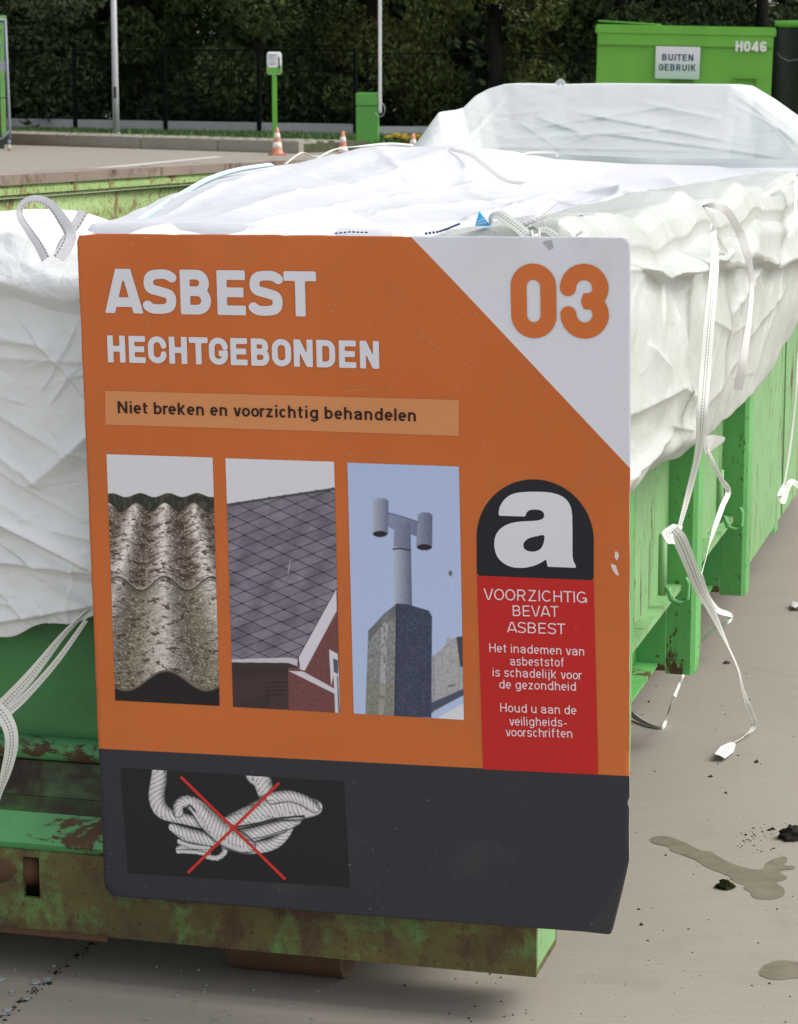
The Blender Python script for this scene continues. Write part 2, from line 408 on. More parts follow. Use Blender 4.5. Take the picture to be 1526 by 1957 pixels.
def glyph(ch, w, W):
    a = w / 2; x = .73; b = 1 - a; S = []; clip = (0, 1)
    r = min((W - w) / 2, .36)
    def capsule(y0, y1, rr=None):
        rr = rr or (W - w) / 2; ry = min(rr * 1.0, (y1 - y0) / 2 - a) if False else min(rr, (y1 - y0 - w) / 2)
        return arc(W - a - rr, y1 - a - ry, rr, ry, 0, 90) + arc(a + rr, y1 - a - ry, rr, ry, 90, 180) + arc(a + rr, y0 + a + ry, rr, ry, 180, 270) + arc(W - a - rr, y0 + a + ry, rr, ry, 270, 360)
    if ch == 'A':
        S = [([(a * .85, -.05), (W / 2 - .0, 1.12 - a * .3)], 0), ([(W - a * .85, -.05), (W / 2, 1.12 - a * .3)], 0), ([(W * .22, .25), (W * .78, .25)], 0)]
        S[0] = ([(a * 1.02 - .02, -.05), (W / 2 - a * .28, 1.1)], 0); S[1] = ([(W - a * 1.02 + .02, -.05), (W / 2 + a * .28, 1.1)], 0)
    elif ch in 'Ss':
        h = 1.0 if ch == 'S' else x; k = h; A2 = a * (1 if ch == 'S' else 1)
        S = [(smooth([(W - .55 * a, (.86 * k - .55 * a)), (W * .74, k - a * 1.12), (W * .5, k - a), (W * .24, k - a * 1.35), (a, k * .735), (W * .2, k * .575), (W * .5, k * .505), (W * .80, k * .43), (W - a, k * .27), (W * .76, a * 1.35), (W * .48, a), (W * .22, a * 1.15), (.5 * a, .14 * k + .55 * a)], 4, False), 0)]
        clip = (0, h)
    elif ch == 'B':
        S = [([(a, 0), (a, 1)], 0), ([(a, b), (W * .55, b)] + arc(W * .55, (b + .52) / 2, W * .40 - a, (b - .52) / 2, 90, -90) + [(a, .52)], 0), ([(a, .52), (W * .57, .52)] + arc(W * .57, (a + .52) / 2, W * .43 - a, (.52 - a) / 2, 90, -90) + [(a, a)], 0)]
    elif ch == 'E': S = [([(a, 0), (a, 1)], 0), ([(a, b), (W, b)], 0), ([(a, .51), (W * .93, .51)], 0), ([(a, a), (W, a)], 0)]
    elif ch == 'L': S = [([(a, 0), (a, 1)], 0), ([(a, a), (W, a)], 0)]
    elif ch == 'T': S = [([(0, b), (W, b)], 0), ([(W / 2, 0), (W / 2, b)], 0)]
    elif ch == 'H': S = [([(a, 0), (a, 1)], 0), ([(W - a, 0), (W - a, 1)], 0), ([(a, .51), (W - a, .51)], 0)]
    elif ch == 'I': S = [([(a, 0), (a, 1)], 0)]
    elif ch == 'N': S = [([(a, 0), (a, 1)], 0), ([(W - a, 0), (W - a, 1)], 0), ([(a * .9, 1.0 + a * .25), (W - a * .9, -a * .25)], 0)]
    elif ch == 'V': S = [([(a * .9, 1.05), (W / 2, -.12)], 0), ([(W - a * .9, 1.05), (W / 2, -.12)], 0)]
    elif ch == 'U': S = [([(a, 1), (a, r + a)] + arc(W / 2, r + a, W / 2 - a, r, 180, 360) + [(W - a, 1)], 0)]
    elif ch == 'Z': S = [([(0.02, b), (W - .02, b)], 0), ([(W - a * 1.3, b), (a * 1.3, a)], 0), ([(0, a), (W, a)], 0)]
    elif ch == 'K': S = [([(a, 0), (a, 1)], 0), ([(a, .36), (W - a * .8, 1.08)], 0), ([(W * .38, .56), (W - a * .7, -.08)], 0)]
    elif ch == 'R': S = [([(a, 0), (a, 1)], 0), ([(a, b), (W * .55, b)] + arc(W * .55, (b + .46) / 2, W * .43 - a, (b - .46) / 2, 90, -90) + [(a, .46)], 0), ([(W * .55, .46), (W - a, -.05)], 0)]
    elif ch == 'D': S = [([(a, 0), (a, 1)], 0), ([(a, b)] + arc(W - a - r, b - r, r, r, 90, 0) + arc(W - a - r, a + r, r, r, 0, -90) + [(a, a)], 0)]
    elif ch in 'OCG' and w < .14:
        if ch == 'O': S = [(arc(W / 2, .5, W / 2 - a, .5 - a, 0, 360, 32)[:-1], 1)]
        else:
            q = arc(W / 2, .5, W / 2 - a, .5 - a, 40, 320 if ch == 'C' else 352, 28)
            S = [(q, 0)] + ([([(W * .55, .42), (W - a * .6, .42)], 0), ([(W - a, .44), (W - a, 0)], 0)] if ch == 'G' else [])
    elif ch in 'O0': S = [(capsule(0, 1), 1)]
    elif ch in 'CG':
        q = [(W - a, .66)] + arc(W / 2, b - r, W / 2 - a, r, 0, 180) + arc(W / 2, a + r, W / 2 - a, r, 180, 360)
        S = [(q + ([(W - a, .34)] if ch == 'C' else [(W - a, .53)]), 0)]
        if ch == 'G': S.append(([(W * .52, .53 - a), (W - a, .53 - a)], 0))
    elif ch == '3':
        ru = (W - w) / 2; S = [([(a, .705)] + arc(W / 2, b - ru, ru, ru, 180, 0) + [(W - a, .70)] + arc(W * .60, .68, W * .40 - a, .18, 0, -90, 8) + [(W * .47, .5)], 0),
                                ([(W * .47, .5)] + arc(W * .60, .32, W * .40 - a, .18, 90, 0, 8) + [(W - a, .29)] + arc(W / 2, a + ru, ru, ru, 0, -180) + [(a, .30)], 0)]
    elif ch == '4': S = [([(W * .72, 0), (W * .72, 1)], 0), ([(W * .66, 1 - a), (a, .28)], 0), ([(0, .22 + a * .3), (W, .22 + a * .3)], 0)]
    elif ch == '6': S = [(capsule(0, .60, (W - w) / 2), 1), ([(a, .34), (a, b - r * .8)] + arc(W / 2, b - r * .8, W / 2 - a, r * .8, 180, 20), 0)]
    elif ch == 'o': S = [([(p[0], p[1]) for p in arc(W / 2, x / 2, W / 2 - a, x / 2 - a, 0, 360, 24)][:-1], 1)]
    elif ch == 'c': S = [(arc(W / 2, x / 2, W / 2 - a, x / 2 - a, 42, 318, 22), 0)]
    elif ch == 'e': S = [([(a, x * .5), (W - a, x * .5)] + arc(W / 2, x / 2, W / 2 - a, x / 2 - a, 0, 312, 24), 0)]
    elif ch in 'bdg':
        st = W - a if ch in 'dg' else a
        S = [(arc(W / 2, x / 2, W / 2 - a, x / 2 - a, 0, 360, 24)[:-1], 1)]
        if ch == 'g': S.append(([(st, x), (st, -.02)] + arc(W / 2, -.03, W / 2 - a, .22 - a, 0, -155, 12), 0)); clip = (-.3, x)
        else: S.append(([(st, 0), (st, 1)], 0))
    elif ch == 'a':
        S = [([(a * 1.1, x * .74)] + arc(W / 2 - .01, x * .70, W / 2 - a, x * .30 - a, 165, 0, 12) + [(W - a, 0)], 0), (arc(W * .46, x * .29, W * .46 - a, x * .29 - a * .9, 0, 360, 20)[:-1], 1)]
        S[1] = ([(W - a, x * .56), (W * .42, x * .55)] + arc(W * .40, x * .29, W * .40 - a, x * .27 - a * .8, 90, 270, 12) + [(W * .6, a), (W - a, x * .22)], 0); clip = (0, x)
    elif ch in 'nhm':
        tw = W if ch != 'm' else (W + w) / 2
        q = [(a, 0)] + [(a, x - .27)] + arc((tw) / 2, x - .27, tw / 2 - a, .27 - a, 180, 0, 12) + [(tw - a, 0)]
        S = [(q, 0), ([(a, 0), (a, 1 if ch == 'h' else x)], 0)]
        if ch == 'm': o = tw - w; S.append(([(a + o, x - .27)] + arc(tw / 2 + o, x - .27, tw / 2 - a, .27 - a, 180, 0, 12) + [(tw - a + o, 0)], 0))
    elif ch == 'u': S = [([(a, x), (a, .27)] + arc(W / 2, .27, W / 2 - a, .27 - a, 180, 360, 12), 0), ([(W - a, 0), (W - a, x)], 0)]
    elif ch == 'r': S = [([(a, 0), (a, x)], 0), ([(a, x - .26)] + arc(a + .24, x - .26, .24, .26 - a, 180, 85, 8), 0)]
    elif ch == 'i': S = [([(a, 0), (a, x)], 0), ([(a, .86), (a, .86 + w * .95)], 0)]
    elif ch == 'j': S = [([(W - a, x), (W - a, -.06)] + arc(W - a - .10, -.08, .10, .11, 0, -95, 6), 0), ([(W - a, .86), (W - a, .86 + w * .95)], 0)]; clip = (-.3, 1.05)
    elif ch == 'l': S = [([(a, 0), (a, 1)], 0)]
    elif ch == 'k': S = [([(a, 0), (a, 1)], 0), ([(a, .26), (W - a * .9, .80)], 0), ([(W * .38, .40), (W - a * .7, -.06)], 0)]; 
    elif ch == 't': S = [([(W * .40, .93), (W * .40, .17)] + arc(W * .40 + .13, .17, .13, .17 - a, 180, 275, 6), 0), ([(0, x - a), (W, x - a)], 0)]
    elif ch == 'f': S = [([(W * .40, 0), (W * .40, .80)] + arc(W * .40 + .14, .80, .14, .2 - a, 180, 85, 6), 0), ([(0, x - a), (W, x - a)], 0)]
    elif ch == 'v': S = [([(a * .9, x + .05), (W / 2, -.10)], 0), ([(W - a * .9, x + .05), (W / 2, -.10)], 0)]; clip = (0, x)
    elif ch == 'z': S = [([(0.01, x - a), (W - .01, x - a)], 0), ([(W - a * 1.2, x - a), (a * 1.2, a)], 0), ([(0, a), (W, a)], 0)]
    elif ch == '-': S = [([(0, .32), (W, .32)], 0)]
    if ch in 'ij': clip = (-.3, 1.1)
    if ch == 'k': clip = (0, 1)
    return S, clip
def text_outline(s, w, gap, res):
    """returns verts (N,2) with cap height 1, total width, faces"""
    V = []; Fc = []; x = 0; prev = None; n0 = 0; rounds = 'OCGSQ0o cedgbas3'; opens = 'AVTvZ'
    for ch in s:
        W = WID[ch] if WID[ch] else w
        if w < .14 and ch in 'OCG': W *= 1.16
        if w < .14 and ch == 'S': W *= .95
        if ch in 'ljiI': W = max(W, w) if ch != 'j' else w + .07
        if prev is not None:
            g = gap
            for q in (prev, ch):
                if q in 'OCGS0oce': g -= gap * .28
                if q in 'AVTvr': g -= gap * .45
            x += g if (ch != ' ' and prev != ' ') else gap * .5
        if ch == ' ': x += WID[' ']; prev = ch; continue
        S, clip = glyph(ch, w, W)
        def f(X, Y):
            d = np.full(X.shape, 9.0)
            for pts, cl in S: d = np.minimum(d, stroke_d(X, Y, pts, w, bool(cl)))
            return np.maximum(d, np.maximum(clip[0] - Y, Y - clip[1]))
        v, fc = sdf_mesh(f, -.04, W + .04, -.3137, 1.0891, res)
        if len(v):
            v = v + np.array([x, 0]); V.append(v); Fc += [[i + n0 for i in p] for p in fc]; n0 += len(v)
        x += W; prev = ch
    return np.concatenate(V), Fc, x

# ================================================================== GROUND AND YARD
def flat(name, pts, z, mat, **k):
    return mesh(name, [(p[0], p[1], z) for p in pts], [tuple(range(len(pts)))], mat, None)
g = 420
tag(flat('ground', [(-g, -60), (g, -60), (g, g), (-g, g)], 0.0, M_ground), kind='structure')

# faded white line on the concrete
M_line = NT('worn_line_paint'); wl = M_line.noise(9, 6, 0.7, co='Object')
M_line = M_line.set(M_line.ramp(wl, 0.42, 0.60, (0.42, 0.40, 0.36, 1), (0.66, 0.65, 0.62, 1)), 0.8)
a, b = onplane(60, 335), onplane(420, 299.5)
d = (b - a) / np.linalg.norm(b - a); nn = np.array([-d[1], d[0], 0]) * 0.11
tag(flat('painted_line', [a - nn, b - nn, b + nn, a + nn], 0.004, M_line), 'faded white line painted across the concrete behind the container', 'road marking', kind='structure')

# raised kerb island with kerb stones and grass pavers
A0, A1 = onplane(-420, 262.5), onplane(571, 293.6)
kd = (A1 - A0); klen = np.linalg.norm(kd[:2]); ka = math.atan2(kd[1], kd[0])
isl = empty('kerb_island', (A1[0], A1[1], 0), ka, 'long raised concrete kerb with grass pavers in front of the fence', 'kerb', kind='structure')
# (local x runs from -klen to 0, y back)
stone = None; x = 0.0; k = 0
while x > -klen + 1:
    Ls = 2.0
    m = MB().box(x - Ls + .012, x, 0, 0.16, 0, 0.225)
    o = m.build('kerb_stone', M_kerb, isl, bevel=0.012)
    x -= Ls; k += 1
MB().prism([(-klen, 0.17), (-0.05, 0.17), (-.05, 2.2), (-klen, 3.2)], 'z', 0.0, 0.17).build('island_fill', plain('island_soil', (0.06, 0.07, 0.035, 1), 0.9, 0.3), isl)
pv = MB(); random.seed(3)
nrow = int(klen / 0.30)
for i in range(nrow * 2):
    for r_ in range(4):
        x0 = -0.1 - i * 0.15
        if i % 2: pv.box(x0 - .145, x0 - .001, 0.18 + r_ * .34, 0.18 + r_ * .34 + .33, 0.16, 0.205 + random.uniform(-.003, .004))
        else: pv.box(x0 - .145, x0 - .001, 0.18 + r_ * .34, 0.18 + r_ * .34 + (.33 if r_ < 1 else .14), 0.16, 0.205 + random.uniform(-.003, .004))
o = pv.build('grass_paver', M_kerb, isl); o['kind'] = 'stuff'

# grass: ground sheet + blades
FA, FB = onplane(-420, 243), onplane(683, 264.9)     # foot of the fence boards
fdir = FB - FA; fl = np.linalg.norm(fdir[:2]); fa = math.atan2(fdir[1], fdir[0])
M_grass = plain('verge_grass', (0.055, 0.10, 0.03, 1), 0.9, 0.35, 8)
M_blade = plain('grass_blades', (0.07, 0.135, 0.035, 1), 0.8, 0.4, 3)
gx0, gx1 = -16.0, 26.0
def fence_y(x): return FA[1] + (x - FA[0]) * fdir[1] / fdir[0]
gp = [(-16, fence_y(-16) + 12), (26, fence_y(-1) + 12), (26, 46.5), (2.6, 47.6), (-0.9, 49.6), (-2.0, 50.3), (-16, 59.0)]
o = flat('verge', [(gp[i][0], gp[i][1]) for i in range(len(gp))][::-1], 0.02, M_grass); o.name = 'grass_verge'; tag(o, kind='structure')
V = []; Fc = []
rg = np.random.default_rng(5); N = 26000
for i in range(N):
    x = rg.uniform(-15, 9); yf = fence_y(x) if x < 0 else fence_y(-.9) - .0
    y = yf - abs(rg.normal(0, 1.6)) + .1
    if x < -2.1: z0 = 0.17 if y < 59 - (x + 16) * .62 + 2.3 else .03; y = max(y, 50.3 + (-2.0 - x) * .36 + 2.2)
    else: z0 = .02; y = max(y, 50.0)
    h = rg.uniform(.05, .15); w = .018; an = rg.uniform(0, pi); dx, dy = cos(an) * w, sin(an) * w
    n = len(V); V += [(x - dx, y - dy, z0), (x + dx, y + dy, z0), (x + rg.normal(0, .03), y + rg.normal(0, .03), z0 + h)]; Fc.append((n, n + 1, n + 2))
o = mesh('grass_blades', V, Fc, M_blade); tag(o, 'short green grass along the foot of the fence', 'grass', kind='stuff')

# ------------------------------------------------------------------ fence with concrete base boards
M_fpost = plain('dark_fence_metal', (0.004, 0.006, 0.005, 1), 0.85, 0.2, spec=.1)
fence = empty('boundary_fence', (FA[0], FA[1], 0), fa, 'dark wire mesh fence on grey concrete boards in front of the trees', 'fence')
posts_px = [145.7, 317.7, 496.5, 680.5]
def fence_s(px):   # distance along the fence of a sight line
    r = ray(px, 250); M = np.array([[r[0], -fdir[0]], [r[1], -fdir[1]]]); s = np.linalg.solve(M, np.array([FA[0], FA[1]])); return s[1] * fl
ps = [fence_s(q) for q in posts_px]
step = (ps[-1] - ps[0]) / 3
allp = [ps[0] - step * k for k in (3, 2, 1)] + ps
for s_ in allp:
    MB().box(s_ - .035, s_ + .035, -.05, .03, 0, 1.93).build('post', M_fpost, fence)
for s0, s1 in zip(allp[:-1], allp[1:]):
    MB().box(s0 + .06, s1 - .06, -.02, .03, 0, 0.31).build('concrete_board', M_board, fence, bevel=.006)
MB().box(allp[0], allp[-1], -.03, -.0, 1.87, 1.90).build('top_rail', M_fpost, fence)
wm = MB(); s_ = allp[0]
while s_ < allp[-1]: wm.box(s_ - .003, s_ + .003, -.012, -.006, .31, 1.87); s_ += .10
for z in np.arange(.35, 1.87, .12): wm.box(allp[0], allp[-1], -.018, -.013, z - .003, z + .003)
o = wm.build('wire_mesh', M_fpost, fence); o['kind'] = 'stuff'
# second run, behind the barrier and towards the skip on the right
G0 = FA + fdir * (allp[-1] / fl); fence2 = empty('boundary_fence', (G0[0] + .25, G0[1] + .1, 0), radians(-2), 'dark wire mesh fence section running behind the barrier to the right', 'fence')
for k in range(9):
    MB().box(k * 2.3 - .035, k * 2.3 + .035, -.05, .03, 0, 1.86).build('post', M_fpost, fence2)
    MB().box(k * 2.3 + .06, k * 2.3 + 2.24, -.02, .03, 0, 0.26).build('concrete_board', M_board, fence2, bevel=.006)
MB().box(0, 9 * 2.3, -.03, 0, 1.80, 1.83).build('top_rail', M_fpost, fence2)
wm = MB()
for k in range(207): wm.box(k * .1 - .003, k * .1 + .003, -.012, -.006, .26, 1.8)
for z in np.arange(.3, 1.8, .12): wm.box(0, 20.7, -.018, -.013, z - .003, z + .003)
o = wm.build('wire_mesh', M_fpost, fence2); o['kind'] = 'stuff'

# ------------------------------------------------------------------ trees
def leafmat(name, c, c2):
    t = NT(name); n = t.noise(0.55, 4, 0.6); n2 = t.noise(5.0, 3, 0.6)
    col = t.mix(t.ramp(n, .35, .65), c, c2); col = t.mix(t.math('MULTIPLY', t.ramp(n2, .35, .75), .7), col, tuple(v * 1.9 for v in c2[:3]) + (1,))
    return t.set(col, 0.75, 0, 0.15)
M_leafs = [leafmat('oak_leaves', (0.032, 0.048, 0.017, 1), (0.056, 0.080, 0.025, 1)), leafmat('pale_leaves', (0.044, 0.060, 0.030, 1), (0.074, 0.098, 0.046, 1)),
           leafmat('dark_leaves', (0.018, 0.029, 0.012, 1), (0.033, 0.050, 0.019, 1)), leafmat('feathery_leaves', (0.056, 0.068, 0.020, 1), (0.088, 0.106, 0.030, 1))]
M_bark = plain('bark', (0.012, 0.010, 0.008, 1), 0.9, 0.4, 10)
def leaves(n, centres, radii, size, seed, squash=1.0, droop=0.0):
    r = np.random.default_rng(seed); C = np.array(centres); R = np.array(radii)
    p = R ** 2 / (R ** 2).sum(); k = r.choice(len(C), n, p=p)
    d = r.normal(size=(n, 3)); d /= np.linalg.norm(d, axis=1)[:, None]
    rad = R[k] * (0.35 + 0.65 * r.random(n) ** 0.4) * (0.85 + .3 * vnoise(d[:, 0] * 3 + k, d[:, 2] * 3, seed))
    P = C[k] + d * rad[:, None] * np.array([1, 1, squash])
    u = r.normal(size=(n, 3)); u[:, 2] -= droop; u /= np.linalg.norm(u, axis=1)[:, None]
    v = np.cross(u, r.normal(size=(n, 3))); v /= np.linalg.norm(v, axis=1)[:, None]
    s = size * (0.6 + 0.8 * r.random(n))[:, None]
    Q = np.stack([P - u * s, P + v * s * .45, P + u * s, P - v * s * .45], 1)
    return Q.reshape(-1, 3)
def leafobj(name, Q, mat, parent=None):
    Q = Q[:]; m = Q.reshape(-1, 4, 3); m[:, :, 2] = np.maximum(m[:, :, 2], .02)
    n = len(m); me = bpy.data.meshes.new(name); me.vertices.add(n * 4); me.vertices.foreach_set('co', m.reshape(-1).astype(np.float32))
    me.loops.add(n * 4); me.loops.foreach_set('vertex_index', np.arange(n * 4, dtype=np.int32)); me.polygons.add(n)
    me.polygons.foreach_set('loop_start', np.arange(0, n * 4, 4, dtype=np.int32)); me.update(calc_edges=True)
    return link(name, me, mat, parent)
tree_specs = [  # x, y, height, crown radius, leaf material, seed, label
    (-9.6, 62.2, 8.5, 2.6, 1, 1, 'broad tree with pale grey green leaves behind the fence, above the castored gate frame'),
    (-6.3, 63.5, 9.5, 2.4, 0, 2, 'dark leafed tree rising behind the grey lamp post'),
    (-3.4, 61.8, 8.8, 2.5, 0, 3, 'green tree behind the fence, directly over the green signpost'),
    (-0.6, 61.6, 9.2, 2.3, 3, 4, 'loose feathery tree right behind the raised barrier pole'),
    (2.2, 59.8, 8.6, 2.3, 3, 5, 'loose feathery tree between the barrier and the bright green skip'),
    (5.2, 60.8, 9.6, 2.5, 0, 6, 'dark green tree whose crown stands over the left half of the bright green skip'),
    (8.4, 60.2, 9.0, 2.5, 2, 7, 'very dark tree above the netted skip at the far right'),
    (-12.8, 64, 9.0, 2.6, 0, 8, 'dark tree behind the fence beyond the left edge gate frame'),
    (11.8, 61, 9.2, 2.6, 2, 9, 'dark tree standing right of the netted skip')]
for (x, y, h, cr, mi, sd_, lab) in tree_specs:
    r = random.Random(sd_ * 13); t = empty('tree', (x, y, 0), 0, lab, 'tree', 'trees beyond the fence')
    tr = MB(); tr.tube([(0, 0, 0), (.05, .05, 1.6), (-.06, .1, 3.4), (.05, 0, h * .75)], [.20, .16, .12, .04], 8)
    cs = []; rs = []
    for k in range(26):
        an = r.uniform(0, 2 * pi); zz = r.uniform(.6, h - .9); lim = cr * (1.0 - .35 * abs(zz / h - .4)); rr = lim * r.uniform(.25, .85)
        c = (cos(an) * rr, sin(an) * rr * .8 - (.5 if k % 3 == 0 else 0), zz); cs.append(c); rs.append(r.uniform(.55, 1.05))
        if k % 3 == 0 and zz > 1.5: tr.tube([(0, .05, max(1.0, zz - .9)), (c[0] * .5, c[1] * .5, zz - .3), c], [.07, .045, .015], 5)
    tr.build('trunk', M_bark, t, True)
    leafobj('crown', leaves(24000, cs, rs, .085 if mi != 3 else .07, sd_, .85, .8 if mi == 3 else .2), M_leafs[mi], t)
# woodland behind, one mass
cs = []; rs = []; r = random.Random(99)
for k in range(90): cs.append((r.uniform(-24, 24), r.uniform(64.5, 67), r.uniform(.0, 2.6))); rs.append(r.uniform(1.0, 1.5))
for k in range(260):
    cs.append((r.uniform(-30, 34), r.uniform(65.5, 71), r.uniform(.2, 10))); rs.append(r.uniform(1.2, 2.0))
o = leafobj('woodland', leaves(150000, cs, rs, .26, 77), M_leafs[2]); tag(o, 'dark dense woodland filling the background behind the nearer trees', 'woodland', kind='stuff')
V = []; cs = []; rs = []
for k in range(110): cs.append((r.uniform(-16, 16), r.uniform(60.8, 63), r.uniform(.1, 1.2))); rs.append(r.uniform(.4, .8))
o = leafobj('undergrowth', leaves(30000, cs, rs, .09, 55), M_leafs[2]); tag(o, 'dark undergrowth of low shrubs just beyond the wire fence', 'undergrowth', kind='stuff')

# ------------------------------------------------------------------ lamp post
M_galv = plain('pale_grey_steel', (0.52, 0.52, 0.53, 1), 0.45, 0.08, 3, metal=0.1)
M_white = plain('white_paint', (0.78, 0.78, 0.78, 1), 0.4, 0.05, 3)
M_red = plain('faded_red', (0.50, 0.16, 0.14, 1), 0.5)
p = atdist(222.5, 251, 57.3)
lp = empty('lamp_post', (p[0], p[1], 0), 0, 'tall pale grey lamp post standing on the grass verge at left', 'lamp post')
MB().tube([(0, 0, 0), (0, 0, 1.2), (0, 0, 6.0)], [.078, .070, .050], 16).build('pole', M_galv, lp, True)
MB().tube([(0, 0, .0), (0, 0, .10)], [.11, .10], 16).build('base_collar', M_galv, lp, True)
MB().box(-.03, .03, -.085, -.06, .85, 1.10).build('service_door', M_under, lp, bevel=.004)
MB().tube([(0, 0, 6.0), (0, -.3, 6.25), (0, -.9, 6.35)], [.05, .045, .04], 10).build('arm', M_galv, lp, True)
MB().box(-.13, .13, -1.5, -.85, 6.3, 6.42).build('lamp_head', M_under, lp, bevel=.03)

# signpost
M_lime = plain('lime_green_paint', (0.135, 0.42, 0.05, 1), 0.45, 0.07, 2)
M_limed = plain('green_cabinet_paint', (0.12, 0.37, 0.07, 1), 0.45, 0.08, 2)
p = onplane(526, 282)
spst = empty('signpost', (p[0], p[1], 0), radians(-2), 'green post with a small rounded instruction board, behind the nearest traffic cone', 'signpost')
MB().box(-.045, .045, -.045, .045, 0, 1.42).build('post', M_lime, spst, bevel=.008)
hd = MB(); hd.box(-.145, .145, -.05, .05, 1.42, 1.86); hd.build('head', M_white, spst, bevel=.028, seg=3)
MB().box(-.135, .14, -.0545, -.051, 1.435, 1.60).build('green_panel', M_lime, spst, bevel=.001)
hw = MB().box(-.115, .075, -.0562, -.051, 1.56, 1.83).build('instruction_plate', M_white, spst)
tl = MB()
for zz, w1 in ((1.805, .10), (1.79, .07), (1.755, .10), (1.74, .05), (1.705, .09), (1.665, .08), (1.63, .10), (1.615, .06)): tl.box(-.105, -.105 + w1 * 1.6, -.0592, -.0565, zz - .004, zz + .004)
tl.build('print_lines', plain('blue_grey_print', (0.12, 0.16, 0.28, 1), .6), spst)
MB().box(.085, .112, -.062, -.0565, 1.52, 1.76).build('arrow_mark', M_under, spst)
MB().tube([(.05, -.02, .95), (.10, -.04, .93), (.10, -.02, .85), (.05, 0, .84)], .006, 6).build('cable', M_under, spst, True)

# barrier
p = onplane(703, 275.3); bc = empty('barrier', (p[0], p[1], 0), radians(-3), 'lime green barrier cabinet with its white boom raised upright', 'barrier')
MB().box(-.225, .225, -.20, .20, 0, .765).build('cabinet', M_limed, bc, bevel=.012)
MB().box(-.232, .232, -.207, .207, .77, 1.04).build('cabinet_hood', M_limed, bc, bevel=.022, seg=3)
MB().box(.225, .29, -.12, .05, .62, .86).build('boom_bracket', M_galv, bc, bevel=.01)
MB().box(.235, .300, -.20, -.13, .66, 5.2).build('boom', M_white, bc, bevel=.01)
for z0 in np.arange(.8, 5.1, .8): MB().box(.228, .2345, -.195, -.135, z0, z0 + .45).build('red_band', M_red, bc)
loop = [(.19 + .0, -.23, .63)] + [(.27 + .10 * cos(t_), -.23, .70 + .14 * sin(t_)) for t_ in np.linspace(pi * 1.1, pi * 2.6, 14)]
MB().tube(loop, .007, 6).build('cable', M_galv, bc, True)

# traffic cones
M_cone = NT('cone_plastic'); cn = M_cone.noise(7, 5); M_cone = M_cone.set(M_cone.ramp(cn, .3, .7, (0.50, 0.17, 0.09, 1), (0.62, 0.27, 0.17, 1)), .6)
M_cband = plain('cone_reflective_band', (0.80, 0.72, 0.68, 1), .5, .1, 8)
def lathe(prof, n=24):
    m = MB(); V = [(r_ * cos(2 * pi * k / n), r_ * sin(2 * pi * k / n), z) for r_, z in prof for k in range(n)]
    Fc = [(i * n + k, i * n + (k + 1) % n, (i + 1) * n + (k + 1) % n, (i + 1) * n + k) for i in range(len(prof) - 1) for k in range(n)]
    return m.add(V, Fc)
def cone():
    t = empty('traffic_cone', (0, 0, 0))
    MB().prism([(-.145, -.115), (-.115, -.145), (.115, -.145), (.145, -.115), (.145, .115), (.115, .145), (-.115, .145), (-.145, .115)], 'z', 0, .035).build('base', M_cone, t, bevel=.006)
    R = lambda z: .105 - (z - .035) * (.105 - .024) / .465
    lathe([(R(.035) + .012, .0352), (R(.05), .05), (R(.30), .30), (R(.5), .5), (.016, .503), (.014, .46)]).build('cone_body', M_cone, t, True)
    for z0, z1 in ((.13, .235), (.31, .40)):
        o = lathe([(R(z0) + .0005, z0), (R(z0) + .003, z0 + .001), (R(z1) + .003, z1 - .001), (R(z1) + .0005, z1)]).build('reflective_band', M_cband, t, True)
    return t
c0 = cone(); cones = [(530.5, 296.5, 'orange and white traffic cone standing at the end of the kerb by the signpost'),
                      (656, 306, 'orange and white traffic cone in the yard left of the green barrier cabinet'),
                      (790, 312, 'orange traffic cone mostly hidden behind the white sheeting, below the yellow flowers')]
for i, (px, py, lab) in enumerate(cones):
    if i == 0: t = c0
    else:
        t = c0.copy(); COL.objects.link(t)
        for ch in c0.children:
            c = ch.copy(); COL.objects.link(c); c.parent = t
    q = onplane(px, py); t.location = (q[0], q[1], 0); t.rotation_euler = (0, 0, .3 + i * .8)
    tag(t, lab, 'traffic cone', 'traffic cones in the yard')

# flower bed: two yellow flowering plants
M_yel = plain('yellow_petals', (0.62, 0.43, 0.05, 1), .6, .35, 30); M_fol = plain('flower_foliage', (0.09, 0.13, 0.04, 1), .8, .3, 12)
for (px, py, w_, lab, sd_) in ((759, 268, .17, 'low yellow flowering plant nearer the green barrier cabinet', 3), (794, 270, .20, 'yellow flowering plant behind the half hidden traffic cone', 4)):
    q = onplane(px, py + 7); t = empty('flowering_plant', (q[0], q[1], 0), 0, lab, 'plant', 'yellow flowers by the fence')
    leafobj('foliage', leaves(900, [(0, 0, .05), (-w_, 0, .05), (w_, 0, .05)], [.16, .15, .15], .028, sd_, .7), M_fol, t)
    leafobj('flowers', leaves(700, [(0, -.03, .17), (-w_ * .9, -.03, .14), (w_ * .9, -.03, .16)], [.11, .09, .10], .02, sd_ + 9, .45), M_yel, t)

